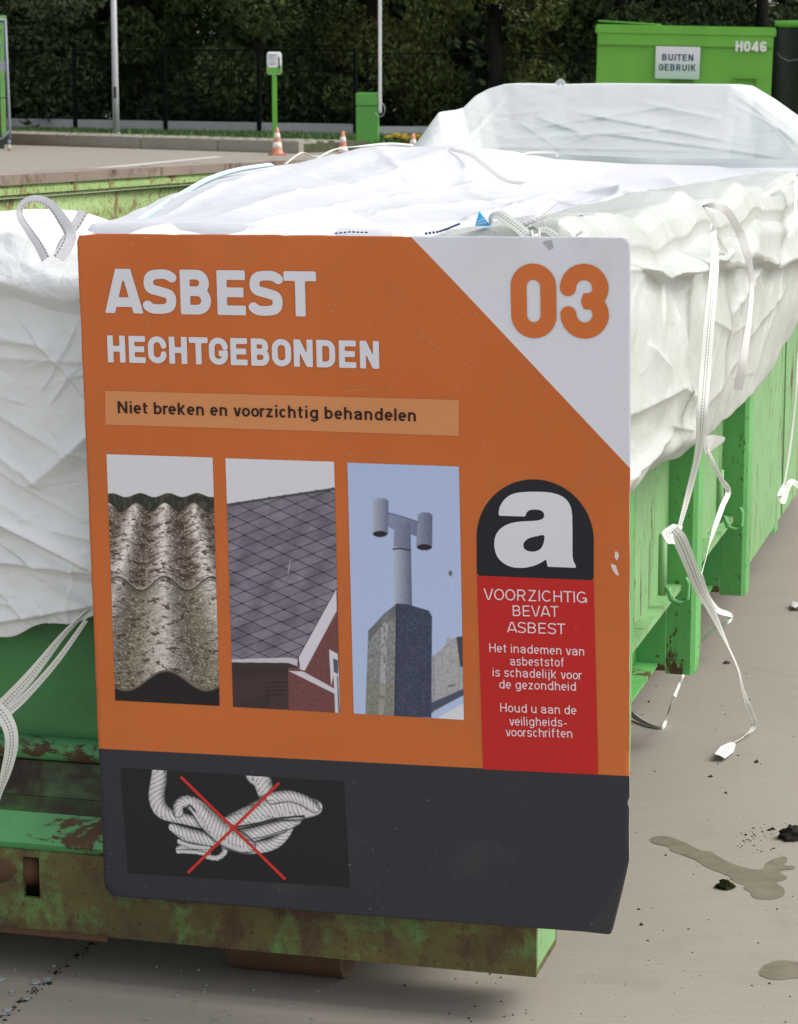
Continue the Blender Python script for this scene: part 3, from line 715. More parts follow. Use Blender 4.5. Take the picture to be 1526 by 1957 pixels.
# ------------------------------------------------------------------ left: gate frame on castors and green skip
q = onplane(20, 288)
cg = empty('castored_gate', (q[0], q[1], 0), radians(6), 'grey tubular steel gate frame on a castor at the left edge', 'gate')
M_tube = plain('grey_tube', (0.19, 0.22, 0.25, 1), .45, .1, 4, metal=.2)
MB().tube([(0, 0, .22), (0, 0, .5), (-.03, 0, 2.46)], .028, 8).build('upright', M_tube, cg, True)
MB().tube([(-.03, 0, 2.45), (-1.6, 0, 2.50)], .028, 8).build('top_tube', M_tube, cg, True)
MB().tube([(-1.6, 0, .20), (-.14, 0, .23), (0, 0, .38)], .028, 8).build('bottom_tube', M_tube, cg, True)
MB().tube([(0, 0, 2.0 - .02), (-1.6, 0, 2.0)], .014, 6).build('cross_bar', M_tube, cg, True)
for xx in (-.15, -.30, -.45, -.60, -.9, -1.2, -1.5): MB().tube([(xx, 0, 1.70), (xx, 0, 2.45)], .008, 6).build('bar', M_tube, cg, True)
MB().box(-1.6, -.045, -.02, .01, 1.50, 1.68).build('cross_panel', plain('grey_panel', (.27, .28, .31, 1), .5), cg, bevel=.004)
MB().tube([(-1.6, 0, .98), (-.03, 0, 1.0)], .011, 6).build('cross_bar', M_under, cg, True)
MB().tube([(-.02, 0, .20), (-.02, 0, .10)], .035, 8).build('castor_fork', M_tube, cg, True)
ca = MB(); ca.tube([(-.045, 0, .062), (.005, 0, .062)], .062, 16); ca.build('castor_wheel', plain('cream_wheel', (.52, .47, .36, 1), .5), cg, True)
q2 = atdist(14, 262, 50.2)
gs = empty('green_skip', (q2[0], q2[1], 0), radians(10), 'green rusty skip standing behind the gate frame at the left edge', 'skip')
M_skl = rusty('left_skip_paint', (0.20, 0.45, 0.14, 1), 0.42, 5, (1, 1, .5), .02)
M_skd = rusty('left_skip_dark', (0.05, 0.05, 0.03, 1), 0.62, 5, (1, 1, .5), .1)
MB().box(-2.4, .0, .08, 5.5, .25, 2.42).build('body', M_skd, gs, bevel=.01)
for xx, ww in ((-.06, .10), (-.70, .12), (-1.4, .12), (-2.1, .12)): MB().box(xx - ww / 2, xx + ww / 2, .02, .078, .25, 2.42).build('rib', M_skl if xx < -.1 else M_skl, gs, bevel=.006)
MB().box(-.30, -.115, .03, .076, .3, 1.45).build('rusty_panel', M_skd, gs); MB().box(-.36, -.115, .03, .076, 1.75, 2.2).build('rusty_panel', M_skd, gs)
MB().box(-2.44, .05, .0, .077, 2.43, 2.55).build('rim', M_skl, gs, bevel=.01)
MB().box(-2.3, -.05, .2, 5.2, 0, .24).build('skid', M_under, gs)

# ------------------------------------------------------------------ right: bright green skip with plate, netted skip
DS = 34.0
def skx(px): return (px - CX) / F * DS * 1.0
pA = atdist(1133, 300, DS); pB = atdist(1464, 300, DS)
wsk = pB[0] - pA[0]
sk = empty('bright_green_skip', (pA[0], DS, 0), 0, 'bright green closed skip with a white plate, standing behind the wrapped pile', 'skip')
sk.rotation_euler = (0, radians(1.15), radians(-5.5))
def skz(py): return atdist(1133, py, DS)[2]
M_sk = plain('bright_green_paint', (0.135, 0.40, 0.045, 1), .42, .10, 1.4, bump=.05, bscale=8)
zt = skz(46)
MB().box(0, wsk, 0, 5.8, .18, zt - .13).build('body', M_sk, sk, bevel=.01)
MB().box(-.03, wsk + .03, -.06, 5.86, zt - .125, zt).build('rim', M_sk, sk, bevel=.018)
MB().box(.0, wsk, -.045, -.002, skz(62) - .16, skz(62) - .005).build('upper_flange', M_sk, sk, bevel=.012)
MB().tube([(.0, .3, zt + .045), (.8, .1, zt + .008), (.84, .1, zt - .01)], [.012, .010, .008], 8).build('rolled_net', M_sk, sk, True)
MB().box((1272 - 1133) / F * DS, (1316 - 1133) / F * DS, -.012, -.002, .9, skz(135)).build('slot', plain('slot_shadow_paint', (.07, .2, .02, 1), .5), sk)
hb = MB(); hx0, hx1 = (1392 - 1133) / F * DS, (1434 - 1133) / F * DS; hz = skz(141)
hb.box(hx0, hx1, -.07, -.003, hz - .022, hz); hb.box(hx0, hx0 + .018, -.07, -.003, hz - .09, hz - .024); hb.box(hx1 - .018, hx1, -.07, -.003, hz - .09, hz - .024)
hb.build('handle', M_sk, sk, bevel=.004)
for xx in (.3, wsk - .3): MB().box(xx - .08, xx + .08, .1, 5.6, 0, .178).build('runner', M_under, sk)
# lettering H046
def flat_text(s, w, gap, res, width, height):
    V, Fc, tot = text_outline(s, w, gap, res); return [(v[0] / tot * width, 0, v[1] * height) for v in V], Fc
V, Fc = flat_text('H046', .235, .11, .045, (1449 - 1391) / F * DS, 19.5 / F * DS)
o = mesh('lettering', V, Fc, plain('white_stencil', (.70, .72, .66, 1), .6, .15, 30), sk); o.location = ((1391 - 1133) / F * DS, -.0475, skz(94.5) + .012)
# plate
pw, ph = 83 / F * DS, 60 / F * DS; px0 = (1243 - 1133) / F * DS; pz = skz(146) - .012
pt = NT('plate_print'); sp = pt.sep(); pt_c = pt.ramp(pt.math('DIVIDE', sp[2], ph), .05, .75, (0.40, 0.60, 0.46, 1), (.70, .70, .72, 1)); M_plate = pt.set(pt_c, .35)
pl = MB().box(0, pw, -.018, 0, 0, ph).build('sign_plate', M_plate, sk, bevel=.006); pl.location = (px0, -.055, pz)
NAV = plain('navy_print', (.012, .06, .09, 1), .5)
for txt, zz, x0_, w_ in (('BUITEN', .565, .15, .70), ('GEBRUIK', .255, .085, .83)):
    V, Fc = flat_text(txt, .19, .21, .05, pw * w_, ph * .205)
    o = mesh('lettering', V, Fc, NAV, pl); o.location = (x0_ * pw, -.0205, zz * ph)

qn = atdist(1472, 300, DS + .6)
nk = empty('netted_skip', (qn[0], qn[1], 0), radians(-8), 'dark skip covered by a black net with a rolled green cover on top', 'skip')
M_net = NT('black_net'); nz = M_net.noise(40, 4); M_net.bump(M_net.noise(6, 3, stretch=(1, 1, .2)), .6, .05); M_net = M_net.set(M_net.ramp(nz, .35, .7, (.008, .012, .009, 1), (.03, .035, .03, 1)), .85)
V = np.zeros((60, 30, 3))
for i in range(60):
    for j in range(30):
        xx = i / 59 * 2.5 + .02; zz = .15 + j / 29 * 2.05; V[i, j] = (xx + (.03 * sin(j * .5) if i == 0 else 0), .0 + .035 * sin(xx * 9 + .6 * sin(zz * 2)) + .02 * sin(xx * 23 + zz), zz)
grid('net', V, M_net, nk, True, None, .01)
MB().box(.02, 2.5, .09, 5.6, .15, 2.16).build('body', M_under, nk)
MB().tube([(.02, 0, 2.235), (1.2, 0, 2.24), (2.52, 0, 2.23)], .045, 12).build('rolled_cover', M_sk, nk, True)
MB().tube([(.02, -.03, .0), (.02, -.03, 2.2)], .03, 8).build('edge_post', M_fpost, nk, True)
crv = [(.06, -.09, 1.86), (.12, -.1, 1.79), (.22, -.1, 1.755), (.33, -.1, 1.77), (.45, -.1, 1.84)]
MB().tube(crv, .006, 6).build('cable', plain('dark_grey_cord', (.14, .16, .15, 1), .6), nk, True)
MB().tube([(.1, .2, 0), (.1, .2, .15)], .06, 10).build('foot', M_under, nk, True)
# ================================================================== THE BIG GREEN CONTAINER
cont = empty('roll_off_container', tuple(ORG), -YAW, 'long green roll-off container with rust and vertical side ribs, full of white bags', 'container')
CL, CW = 6.3, 2.42
def rimz(y): return 1.545 - 0.025 * y
def sheetbox(name, x0, x1, y0, y1, zb, zt0, zt1, mat, bev=0.006, par=cont):
    V = [(x0, y0, zb), (x1, y0, zb), (x1, y1, zb), (x0, y1, zb), (x0, y0, zt0), (x1, y0, zt0), (x1, y1, zt1), (x0, y1, zt1)]
    return MB().add(V, [(0, 3, 2, 1), (4, 5, 6, 7), (0, 1, 5, 4), (1, 2, 6, 5), (2, 3, 7, 6), (3, 0, 4, 7)]).build(name, mat, par, bevel=bev)
PY = [0.0, 1.0, 2.12, 3.19, 4.27, 5.34, 6.2]
# right side: panels, ribs, skirt, floor
for i in range(3):
    sheetbox('side_panel', -.085, -.078, PY[i] + (.08 if i == 0 else .0), PY[i + 1], .465, rimz(PY[i]) - .03, rimz(PY[i + 1]) - .03, M_side, 0)
    # pressed vertical swage in each bay
    MB().prism([(-.0775, PY[i] + .38), (-.055, PY[i] + .42), (-.055, PY[i] + .62), (-.0775, PY[i] + .66)], 'z', .50, 1.40).build('swage', M_side, cont)
for i in range(3, 6):
    sheetbox('side_panel', -.03, -.018, PY[i] + .05, PY[i + 1], .27, rimz(PY[i]) - .03, rimz(PY[i + 1]) - .03, M_side, 0)
for i, y in enumerate(PY):
    y0 = y - .015; x1 = 0.0 if i < 4 else -.035
    if i == 0: continue
    zb = .215
    MB().prism([(-.079, y0 - .02), (x1 - .012, y0 - .02), (x1, y0 - .008), (x1, y0 + .085), (x1 - .012, y0 + .097), (-.079, y0 + .097)], 'z', zb, rimz(y) - .04).build('rib', M_post, cont)
    if i < 4:
        MB().box(-.16, -.0795, y0 - .03, y0 - .022, zb + .01, .46).build('cross_gusset', M_skirt, cont)
MB().box(-.18, -.16, .1, 6.2, .235, .50).build('skirt', M_skirt, cont)
MB().box(-.159, -.10, .1, 6.2, .236, .246).build('skirt_flange', M_post, cont)
MB().box(-.078, -.04, .1, 3.2, .452, .468).build('panel_edge_fold', M_side, cont)
for yy in (1.78, 2.86):   # tarpaulin hooks under the panel edge
    MB().tube([(-.045, yy, .66), (-.045, yy, .50)], .011, 8).build('hook_bar', M_side, cont, True)
    MB().tube([(-.03, yy, .52), (-.02, yy, .49), (.0, yy + .01, .478), (.018, yy + .02, .49), (.02, yy + .02, .53), (.012, yy + .02, .545)], .007, 8).build('hook', M_skirt, cont, True)
# rim tubes
def rim(name, pts, mat): return MB().tube(pts, .038, 4 + 8).build(name, mat, cont, True)
rim('rim', [(-.05, y, rimz(y) - .02) for y in np.linspace(.1, 6.25, 8)], M_post)
# left wall (inner face seen), warped and battered
n1, n2 = 70, 14; V = np.zeros((n1, n2, 3)); wx = -CW + .03
for i in range(n1):
    y = .1 + i / (n1 - 1) * 6.1
    for j in range(n2):
        z = .40 + j / (n2 - 1) * (rimz(y) - .045 - .40)
        V[i, j] = (wx + .012 * sin(y * 3.1) * sin(z * 4) + .02 * (fbm(y * 2.2, z * 3, 4) - .5), y, z)
grid('left_wall', V, M_inner, cont, True, None, .006)
MB().add([(wx - .05, .1, rimz(.1) - .04), (wx + .035, .1, rimz(.1) - .04), (wx + .035, 6.2, rimz(6.2) - .04), (wx - .05, 6.2, rimz(6.2) - .04),
          (wx - .05, .1, rimz(.1)), (wx + .035, .1, rimz(.1)), (wx + .035, 6.2, rimz(6.2)), (wx - .05, 6.2, rimz(6.2))],
         [(0, 3, 2, 1), (4, 5, 6, 7), (0, 1, 5, 4), (1, 2, 6, 5), (2, 3, 7, 6), (3, 0, 4, 7)]).build('rusty_rim', M_inner, cont, bevel=.01)
MB().add([(wx - .10, .1, rimz(.1) + .001), (wx + .038, .1, rimz(.1) + .001), (wx + .038, 6.2, rimz(6.2) + .001), (wx - .10, 6.2, rimz(6.2) + .001), (wx - .10, .1, rimz(.1) + .034), (wx + .038, .1, rimz(.1) + .034), (wx + .038, 6.2, rimz(6.2) + .034), (wx - .10, 6.2, rimz(6.2) + .034)],
         [(0, 3, 2, 1), (4, 5, 6, 7), (0, 1, 5, 4), (1, 2, 6, 5), (2, 3, 7, 6), (3, 0, 4, 7)]).build('rim_top_plate', M_rim, cont)
for y in (1.9, 3.3, 4.9): MB().box(wx + .0, wx + .028, y, y + .03, .45, rimz(y) - .06).build('wall_rib', M_inner, cont)
# back and front walls, floor
sheetbox('back_wall', -CW, -.08, 6.18, 6.24, .25, rimz(6.2), rimz(6.2), M_post, .005)
MB().box(-CW + .05, -.185, .16, 6.18, .36, .40).build('floor', M_under, cont)
sheetbox('front_wall', -CW, -.03, .10, .16, .40, rimz(.1) - .09, rimz(.1) - .09, M_door, .006)
MB().tube([(-CW, .13, rimz(0) - .08), (-.05, .13, rimz(0) - .08)], .04, 12).build('front_rim', M_door, cont, True)
# front profile: bar, sloped plates, ledge and beam
MB().tube([(-CW + .02, .082, .470), (-.04, .082, .470)], .0245, 16).build('hinge_bar', M_bar, cont, True)
MB().prism([(.098, .446), (.085, .44), (.075, .40), (.060, .372), (.098, .36)], 'x', -CW, -.03).build('lower_band', M_ledge, cont)
MB().prism([(.098, .3595), (.058, .3715), (.030, .349), (.034, .330), (.098, .33)], 'x', -CW, -.03).build('dirty_ledge', M_ledge, cont)
MB().prism([(.098, .329), (.0315, .3475), (.004, .286), (.010, .272), (.098, .272)], 'x', -CW, -.03).build('sloped_plate', M_bar, cont)
# beam with two cut holes
hx = [L(45, 1680, 'y', 0)[0], L(76, 1680, 'y', 0)[0]]; hz_ = [L(60, 1716, 'y', 0)[2], L(60, 1638, 'y', 0)[2]]
z0b, z1b = .10, .272
def beamface(xa, xb, za, zb): MB().box(xa, xb, 0.0, .012, za, zb).build('beam_plate', M_beam, cont)
beamface(hx[1], -.0, z0b, z1b); beamface(hx[0] - .0, hx[1], z0b, hz_[0]); beamface(hx[0], hx[1], hz_[1], z1b)
beamface(hx[0] - .16, hx[0], z0b, z1b); beamface(-CW, hx[0] - .16 - .12, z0b, z1b); beamface(hx[0] - .28, hx[0] - .16, z0b, .15); beamface(hx[0] - .28, hx[0] - .16, .235, z1b)
MB().box(-CW, -.0, .0125, .20, z0b, z0b + .014).build('beam_bottom_flange', M_beam, cont)
MB().box(-.012, .0, .0125, .20, z0b + .0145, z1b).build('beam_end_plate', M_side, cont)
MB().box(-CW, -.0, .19, .20, z0b + .0145, .268).build('beam_back', M_under, cont)
MB().tube([(hx[0] - .10, .02, .225), (hx[1] - .005, .06, .225)], .045, 12).build('hole_pipe', M_rust, cont, True)
MB().box(-CW, hx[1] + .15, -.012, -.001, z0b - .006, z0b + .003).build('lip_strip', M_rust, cont)
# rollers
def roller(x0, x1):
    r_ = MB().tube([(x0, .17, .083), (x1, .17, .083)], .083, 28, caps=False); r_.build('roller', M_rust, cont, True)
    n = 28; V = []; Fc = []
    for rr, xx in ((.083, x1), (.074, x1 + .001), (.070, x1 - .02), (.03, x1 - .02), (.026, x1 + .004), (.0, x1 + .004)):
        for k in range(n): V.append((xx, .17 + rr * cos(2 * pi * k / n), .083 + rr * sin(2 * pi * k / n)))
    for i in range(5):
        for k in range(n): Fc.append((i * n + k, i * n + (k + 1) % n, (i + 1) * n + (k + 1) % n, (i + 1) * n + k))
    MB().add(V, Fc).build('roller_cap', M_rust, cont, True)
rx0, rx1 = L(432, 1840, 'y', .09)[0], L(648, 1868, 'y', .09)[0]
roller(rx0, rx1); roller(rx0 - 1.32, rx1 - 1.32)
MB().box(rx0 - .05, rx1 + .05, .10, .26, .17, .35).build('roller_housing', M_under, cont)
for xx in (-.75, -1.65): MB().box(xx - .04, xx + .04, .22, 6.2, .115, .26).build('long_runner', M_under, cont)
for yy in np.arange(.7, 6.2, .6): MB().box(-CW + .05, -.2, yy, yy + .07, .262, .355).build('cross_member', M_under, cont)

# ================================================================== THE SIGN
KS = 0.65
lean = radians(2.0); NP = EY * cos(lean) + EZ * sin(lean)
P0p = ORG + EY * -.06 + EZ * .1
def onsign(x, y): r = ray(x, y); return CAMP + r * (((P0p - CAMP) @ NP) / (r @ NP))
c4 = [onsign(*q) for q in ((147, 447), (1197, 460), (1206, 1788), (197, 1716))]
eu = (c4[1] - c4[0]) + (c4[2] - c4[3]); eu -= NP * (eu @ NP); eu /= np.linalg.norm(eu); ev = np.cross(NP, eu); ev *= np.sign(-ev[2])
SW = ((c4[1] - c4[0]) @ eu + (c4[2] - c4[3]) @ eu) / 2; SH = ((c4[2] - c4[1]) @ ev + (c4[3] - c4[0]) @ ev) / 2
off0 = (c4[3] - c4[0]) @ eu
def uv(x, y): p = onsign(x, y) - c4[0]; return np.array([p @ eu, p @ ev])
sign = empty('container_sign', (0, 0, 0), 0, 'large orange sheet metal waste sign with pictures, hung on the front of the green container', 'sign')
Mx = Matrix((( *eu[:1], NP[0], -ev[0], 0), (eu[1], NP[1], -ev[1], 0), (eu[2], NP[2], -ev[2], 0), (0, 0, 0, 1)))
base_ = c4[0] + ev * SH; Mx.translation = Vector(base_); sign.matrix_world = Mx
def bend(U, V_):
    """hung sheet with battered corners: returns local x, y, z"""
    U = np.asarray(U, float); V_ = np.asarray(V_, float)
    a1 = uv(1205, 1640); a2 = uv(1110, 1787); dd = a2 - a1; n_ = np.array([-dd[1], dd[0]]); n_ /= np.linalg.norm(n_)
    c_ = uv(1206, 1788); n_ = n_ * np.sign((c_ - a1) @ n_)
    t = np.maximum(0, (U - a1[0]) * n_[0] + (V_ - a1[1]) * n_[1]); tm = (c_ - a1) @ n_
    s = (t / tm) ** 1.08
    y = .035 * s; u = U - .042 * s; v = V_ + .016 * s
    b1 = uv(196, 1682); b2 = uv(245, 1722); dd = b2 - b1; n_ = np.array([-dd[1], dd[0]]); n_ /= np.linalg.norm(n_); c_ = uv(197, 1716); n_ = n_ * np.sign((c_ - b1) @ n_)
    t = np.maximum(0, (U - b1[0]) * n_[0] + (V_ - b1[1]) * n_[1]); tm = (c_ - b1) @ n_; s = (t / tm) ** 1.6
    y = y + .016 * s; u = u + .004 * s
    y = y + .004 * np.sin(U * 3.0 + .4) * np.sin(V_ * 2.2 + .8) + .006 * np.exp(-((U - .62) / .12) ** 2 - ((V_ - 0.0) / .10) ** 2) * -1 + .0025 * np.exp(-V_ / .03) * np.sin(U * 28)
    return u, y, SH - v
def sign_pts(VV, off):
    u, y, z = bend(VV[:, 0], VV[:, 1]); return np.stack([u, y - off, z], 1)
nicks = [(uv(330, 447), .006), (uv(545, 448), .007), (uv(160, 445), .012), (uv(780, 450), .005), (uv(1204, 1540), .005), (uv(700, 448), .004)]
r0 = .014
def fboard(X, Y):
    # outer outline, slightly skew as the real sheet is
    x0 = off0 * Y / SH * .55
    r0 = np.where((X > SW / 2) & (Y > SH / 2), .003, .013)
    qx = np.abs(X - x0 - SW / 2) - (SW / 2 - r0); qy = np.abs(Y - SH / 2) - (SH / 2 - r0)
    d = np.hypot(np.maximum(qx, 0), np.maximum(qy, 0)) + np.minimum(np.maximum(qx, qy), 0) - r0
    for c_, rr in nicks: d = np.maximum(d, rr - np.hypot((X - c_[0]) * .45, Y - c_[1] + rr * .55))
    return d + .0012 * (fbm(X * 25, Y * 25, 3) - .5) * 2
Vb, Fb = sdf_mesh(fboard, -.03, SW + .03, -.02, SH + .02, .0115)
# face material: printed colour fields by position on the sheet
t = NT('sign_print'); s = t.sep(); U_ = s[0]; Z_ = s[2]
def side(a, b):
    """>0 on the right/up side of the directed line a->b, in sheet coords (u, SH-v)"""
    ax, ay = a[0], SH - a[1]; bx, by = b[0], SH - b[1]; dx, dy = bx - ax, by - ay
    return t.math('SUBTRACT', t.math('MULTIPLY', t.math('SUBTRACT', U_, ax), dy), t.math('MULTIPLY', t.math('SUBTRACT', Z_, ay), dx))
tri = t.math('LESS_THAN', side(uv(785.2, 450.4), uv(1194, 883)), 0.0)
drk = t.math('GREATER_THAN', side(uv(178, 1430), uv(1200, 1483)), 0.0)
on = t.noise(1.6, 4); org = t.ramp(on, .3, .7, lin((168, 89, 45), KS), lin((178, 97, 50), KS))
colr = t.mix(tri, org, lin((190, 191, 197), KS)); colr = t.mix(drk, colr, lin((46, 47, 52), KS))
sc1 = t.noise(9, 8, .75, (1, 1, .22), .8); colr = t.mix(t.math('MULTIPLY', t.ramp(sc1, .71, .73), .35), colr, (.5, .42, .36, 1))
sc2 = t.noise(140, 2, .6); colr = t.mix(t.math('MULTIPLY', t.ramp(sc2, .71, .74), .35), colr, (.55, .5, .46, 1))
sm = t.noise(4.2, 6, .7); colr = t.mix(t.math('MULTIPLY', t.ramp(sm, .55, .75), .16), colr, (.16, .12, .10, 1))
t.bump(t.noise(2.0, 2), .05, .02)
M_print = t.set(colr, t.ramp(t.noise(5, 5), .3, .7, (.34,) * 3 + (1,), (.46,) * 3 + (1,)), 0, .2)
M_edge = plain('sheet_edge', (.45, .46, .48, 1), .5)
board = mesh('board', sign_pts(Vb, 0), [f[::-1] for f in Fb], [M_print, M_edge], sign, True)
md = board.modifiers.new('sheet', 'SOLIDIFY'); md.thickness = .003; md.offset = -1; md.material_offset = 1; md.material_offset_rim = 1; md.use_even_offset = False
# make sure the face looks to the viewer
if board.data.polygons[0].normal.y > 0: board.data.flip_normals()

def printmat(name, c, rough=.38): return plain(name, lin(c, KS), rough, .03, 3, .2)
P_white = printmat('white_print', (190, 190, 196)); P_black = printmat('black_print', (34, 35, 40)); P_text = printmat('dark_text_print', (44, 28, 26))
P_tan = printmat('tan_print', (181, 121, 79)); P_red = printmat('red_print', (166, 37, 34)); P_orange = printmat('orange_print', (178, 97, 50)); P_pink = printmat('pale_text_print', (205, 185, 190))
P_cross = printmat('cross_print', (176, 48, 42)); P_dark = printmat('dark_picture_print', (35, 36, 40))
def sheet(name, VV, Fc, off, mat, label=None):
    o = mesh(name, sign_pts(np.asarray(VV, float), off), Fc, mat, sign)
    if len(o.data.polygons) and sum(p.normal.y for p in o.data.polygons) > 0: o.data.flip_normals()
    if label: o['label'] = label
    return o
def quad_sheet(name, q, off, mat, n=8):
    U = [uv(*p) for p in q]; V = []; Fc = []
    for i in range(n + 1):
        for j in range(n + 1):
            s_, t_ = i / n, j / n; V.append((U[0] * (1 - s_) + U[1] * s_) * (1 - t_) + (U[3] * (1 - s_) + U[2] * s_) * t_)
    for i in range(n):
        for j in range(n): a = i * (n + 1) + j; Fc.append((a, a + n + 1, a + n + 2, a + 1))
    return sheet(name, V, Fc, off, mat)
def sign_text(s_, w, gap, p0, p1, cap, mat, res, off=.0016):
    a = uv(*p0); b = uv(*p1); mx, my = (p0[0] + p1[0]) / 2, (p0[1] + p1[1]) / 2
    ch = np.linalg.norm(uv(mx, my) - uv(mx, my - cap)); d = b - a; ln = np.linalg.norm(d); d /= ln; up_ = np.array([d[1], -d[0]])
    if up_[1] > 0: up_ = -up_
    V, Fc, tot = text_outline(s_, w, gap, res)
    VV = a[None] + V[:, :1] / tot * ln * d[None] + V[:, 1:] * ch * up_[None]
    return sheet('lettering', VV, Fc, off, mat)
sign_text('ASBEST', .215, .135, (202, 598), (606, 605.5), 85.5, P_white, .03)
sign_text('HECHTGEBONDEN', .215, .135, (206.8, 692.3), (725, 705), 52, P_white, .035)
quad_sheet('text_strip', [(201, 747.2), (877.5, 764.8), (877.5, 833.4), (201.7, 811.6)], .0008, P_tan)
sign_text('Niet breken en voorzichtig behandelen', .155, .17, (225.7, 789.8), (795, 805.8), 23.5, P_text, .05, .0018)
sign_text('03', .215, .07, (978.4, 645.7), (1165, 647.4), 143, P_orange, .022)
# warning arch
def poly_sheet(name, pts, off, mat, res=.004):
    U = np.array([uv(*p) for p in pts]); V, Fc = sdf_mesh(lambda X, Y: poly_d(X, Y, [tuple(u) for u in U]), U[:, 0].min() - .004, U[:, 0].max() + .004, U[:, 1].min() - .004, U[:, 1].max() + .004, res)
    return sheet(name, V, Fc, off, mat)
quad_sheet('red_field', [(911.7, 1100.3), (1135.3, 1109), (1144, 1480.3), (923.9, 1470)], .0008, P_red)
arch = [(911.7, 1100)] + [(1023.4 - 112.2 * cos(a_), 1026 + 3.5 * (1 - cos(a_)) / 1 - 113.5 * sin(a_)) for a_ in np.linspace(0, pi, 30)] + [(1135.3, 1108.6)]
poly_sheet('black_arch', arch, .0008, P_black)
Z6 = lambda q: (640 + q[0] / 2.631, 860 + q[1] / 2.631)
outer = [(825, 330), (829, 292), (850, 253), (888, 224), (940, 212), (1020, 209), (1090, 214), (1143, 231), (1176, 260), (1192, 300), (1196, 350), (1197, 440), (1197, 520), (1202, 556), (1213, 580), (1213, 591), (1140, 588.5), (1072, 586)]
o2 = smooth(outer[:16], 3, False) + [(1213, 591), (1072, 586), (1064, 549)] + smooth([(1064, 549), (1030, 570), (990, 585), (940, 592), (888, 587), (845, 565), (815, 530), (803, 480), (810, 430), (838, 392), (888, 367), (950, 358), (1010, 355), (1045, 346), (1055, 328), (1046, 308), (1020, 299), (985, 301), (966, 314), (960, 334)], 3, False)
cnt_ = smooth([(1054, 428), (1020, 432), (975, 444), (951, 468), (953, 494), (976, 508), (1010, 509), (1038, 494), (1052, 465)], 3)
Uo = [tuple(uv(*Z6(q))) for q in o2]; Ui = [tuple(uv(*Z6(q))) for q in cnt_]
ua = np.array(Uo)
V, Fc = sdf_mesh(lambda X, Y: np.maximum(poly_d(X, Y, Uo), -poly_d(X, Y, Ui)), ua[:, 0].min() - .004, ua[:, 0].max() + .004, ua[:, 1].min() - .004, ua[:, 1].max() + .004, .0022)
sheet('letter_emblem', V, Fc, .0016, P_white)
for s_, p0, p1, cap, w in (('VOORZICHTIG', (925, 1145.8), (1122.7, 1151.9), 21.5, .105), ('BEVAT', (981, 1176.9), (1068.7, 1178.6), 20.5, .105), ('ASBEST', (969.5, 1208.2), (1081.7, 1212), 20.5, .105),
                           ('Het inademen van', (936, 1245.8), (1117.4, 1252.6), 17, .112), ('asbeststof', (976, 1271.3), (1079, 1273.5), 17, .112), ('is schadelijk voor', (942.5, 1292.2), (1113.2, 1298.2), 17, .112),
                           ('de gezondheid', (955, 1315.3), (1101.8, 1319.9), 17, .112), ('Houd u aan de', (957, 1360.2), (1102.6, 1365.1), 17, .112), ('veiligheids-', (974.5, 1386), (1084.7, 1388.3), 17, .112), ('voorschriften', (967.6, 1406.6), (1094.6, 1409.6), 17, .112)):
    sign_text(s_, w, .20 if s_.isupper() else .17, p0, p1, cap, P_pink, .05, .0016)
# chips in the coating
chipm = printmat('bare_metal_chip', (196, 182, 172), .5)
for pts in ([(1177, 1052), (1183, 1056), (1184, 1064), (1179, 1071), (1175, 1063)], [(1168, 1076), (1178, 1080), (1181, 1090), (1184, 1100), (1178, 1098), (1171, 1088)]): poly_sheet('coating_chip', pts, .001, chipm, .0015)
M_scr = printmat('scratch_pale', (192, 128, 92), .5)
poly_sheet('scuff', [(1037, 462), (1055, 458), (1058, 474), (1050, 478)], .0008, printmat('scuff_grey', (150, 150, 156)), .0015)

for a_, b_, w_ in (((819, 650), (849, 675), 1.2), ((663, 748.5), (726, 741), .9), ((792, 647), (817, 640), .8), ((885, 694), (903, 705), .8), ((700, 615), (727, 643), .8), ((280, 612), (286, 626), 1.2), ((250, 470), (262, 461), 1.4), ((275, 455), (300, 452), 2.0), ((1100, 1200), (1104, 1206), .8)):
    ax, bx = np.array(a_, float), np.array(b_, float); d_ = (bx - ax) / np.linalg.norm(bx - ax); n_ = np.array([-d_[1], d_[0]]) * w_ / 2
    quad_sheet('scratch', [ax, ax + n_, bx, ax - n_], .0010, M_scr, 3)
# the printed photographs: colour stored on a fine mesh
t = NT('picture_print'); at = t.n.new('ShaderNodeAttribute'); at.attribute_name = 'print'; M_pic = t.set(at.outputs['Color'], .38, 0, .38)
def panel(px4, z4, nx, ny, fn, off=.0008, label=None):
    s_ = np.linspace(0, 1, nx)[:, None]; t_ = np.linspace(0, 1, ny)[None, :]
    def bl(q, k): return (q[0][k] * (1 - s_) + q[1][k] * s_) * (1 - t_) + (q[3][k] * (1 - s_) + q[2][k] * s_) * t_
    U4 = [uv(*p) for p in px4]; U = bl(U4, 0).ravel(); V = bl(U4, 1).ravel(); X = bl(z4, 0); Y = bl(z4, 1)
    P = sign_pts(np.stack([U, V], 1), off).reshape(nx, ny, 3)
    o = grid('picture', P, M_pic, sign, False)
    c = np.clip(fn(X, Y), 0, 255).reshape(-1, 3) / 255.0; c = np.where(c < .04045, c / 12.92, ((c + .055) / 1.055) ** 2.4) / KS
    at_ = o.data.color_attributes.new('print', 'FLOAT_COLOR', 'POINT'); at_.data.foreach_set('color', np.concatenate([np.minimum(c, .95), np.ones((len(c), 1))], 1).astype(np.float32).ravel())
    if sum(p.normal.y for p in list(o.data.polygons)[:10]) > 0: o.data.flip_normals()
    if label: o['label'] = label
    return o
def A3(c, X): return np.ones(X.shape)[..., None] * np.array(c, float)
def put(img, mask, c): m = np.clip(mask, 0, 1)[..., None]; return img * (1 - m) + np.asarray(c, float) * m
def aa(d, w=1.6): return np.clip(.5 - d / w, 0, 1)
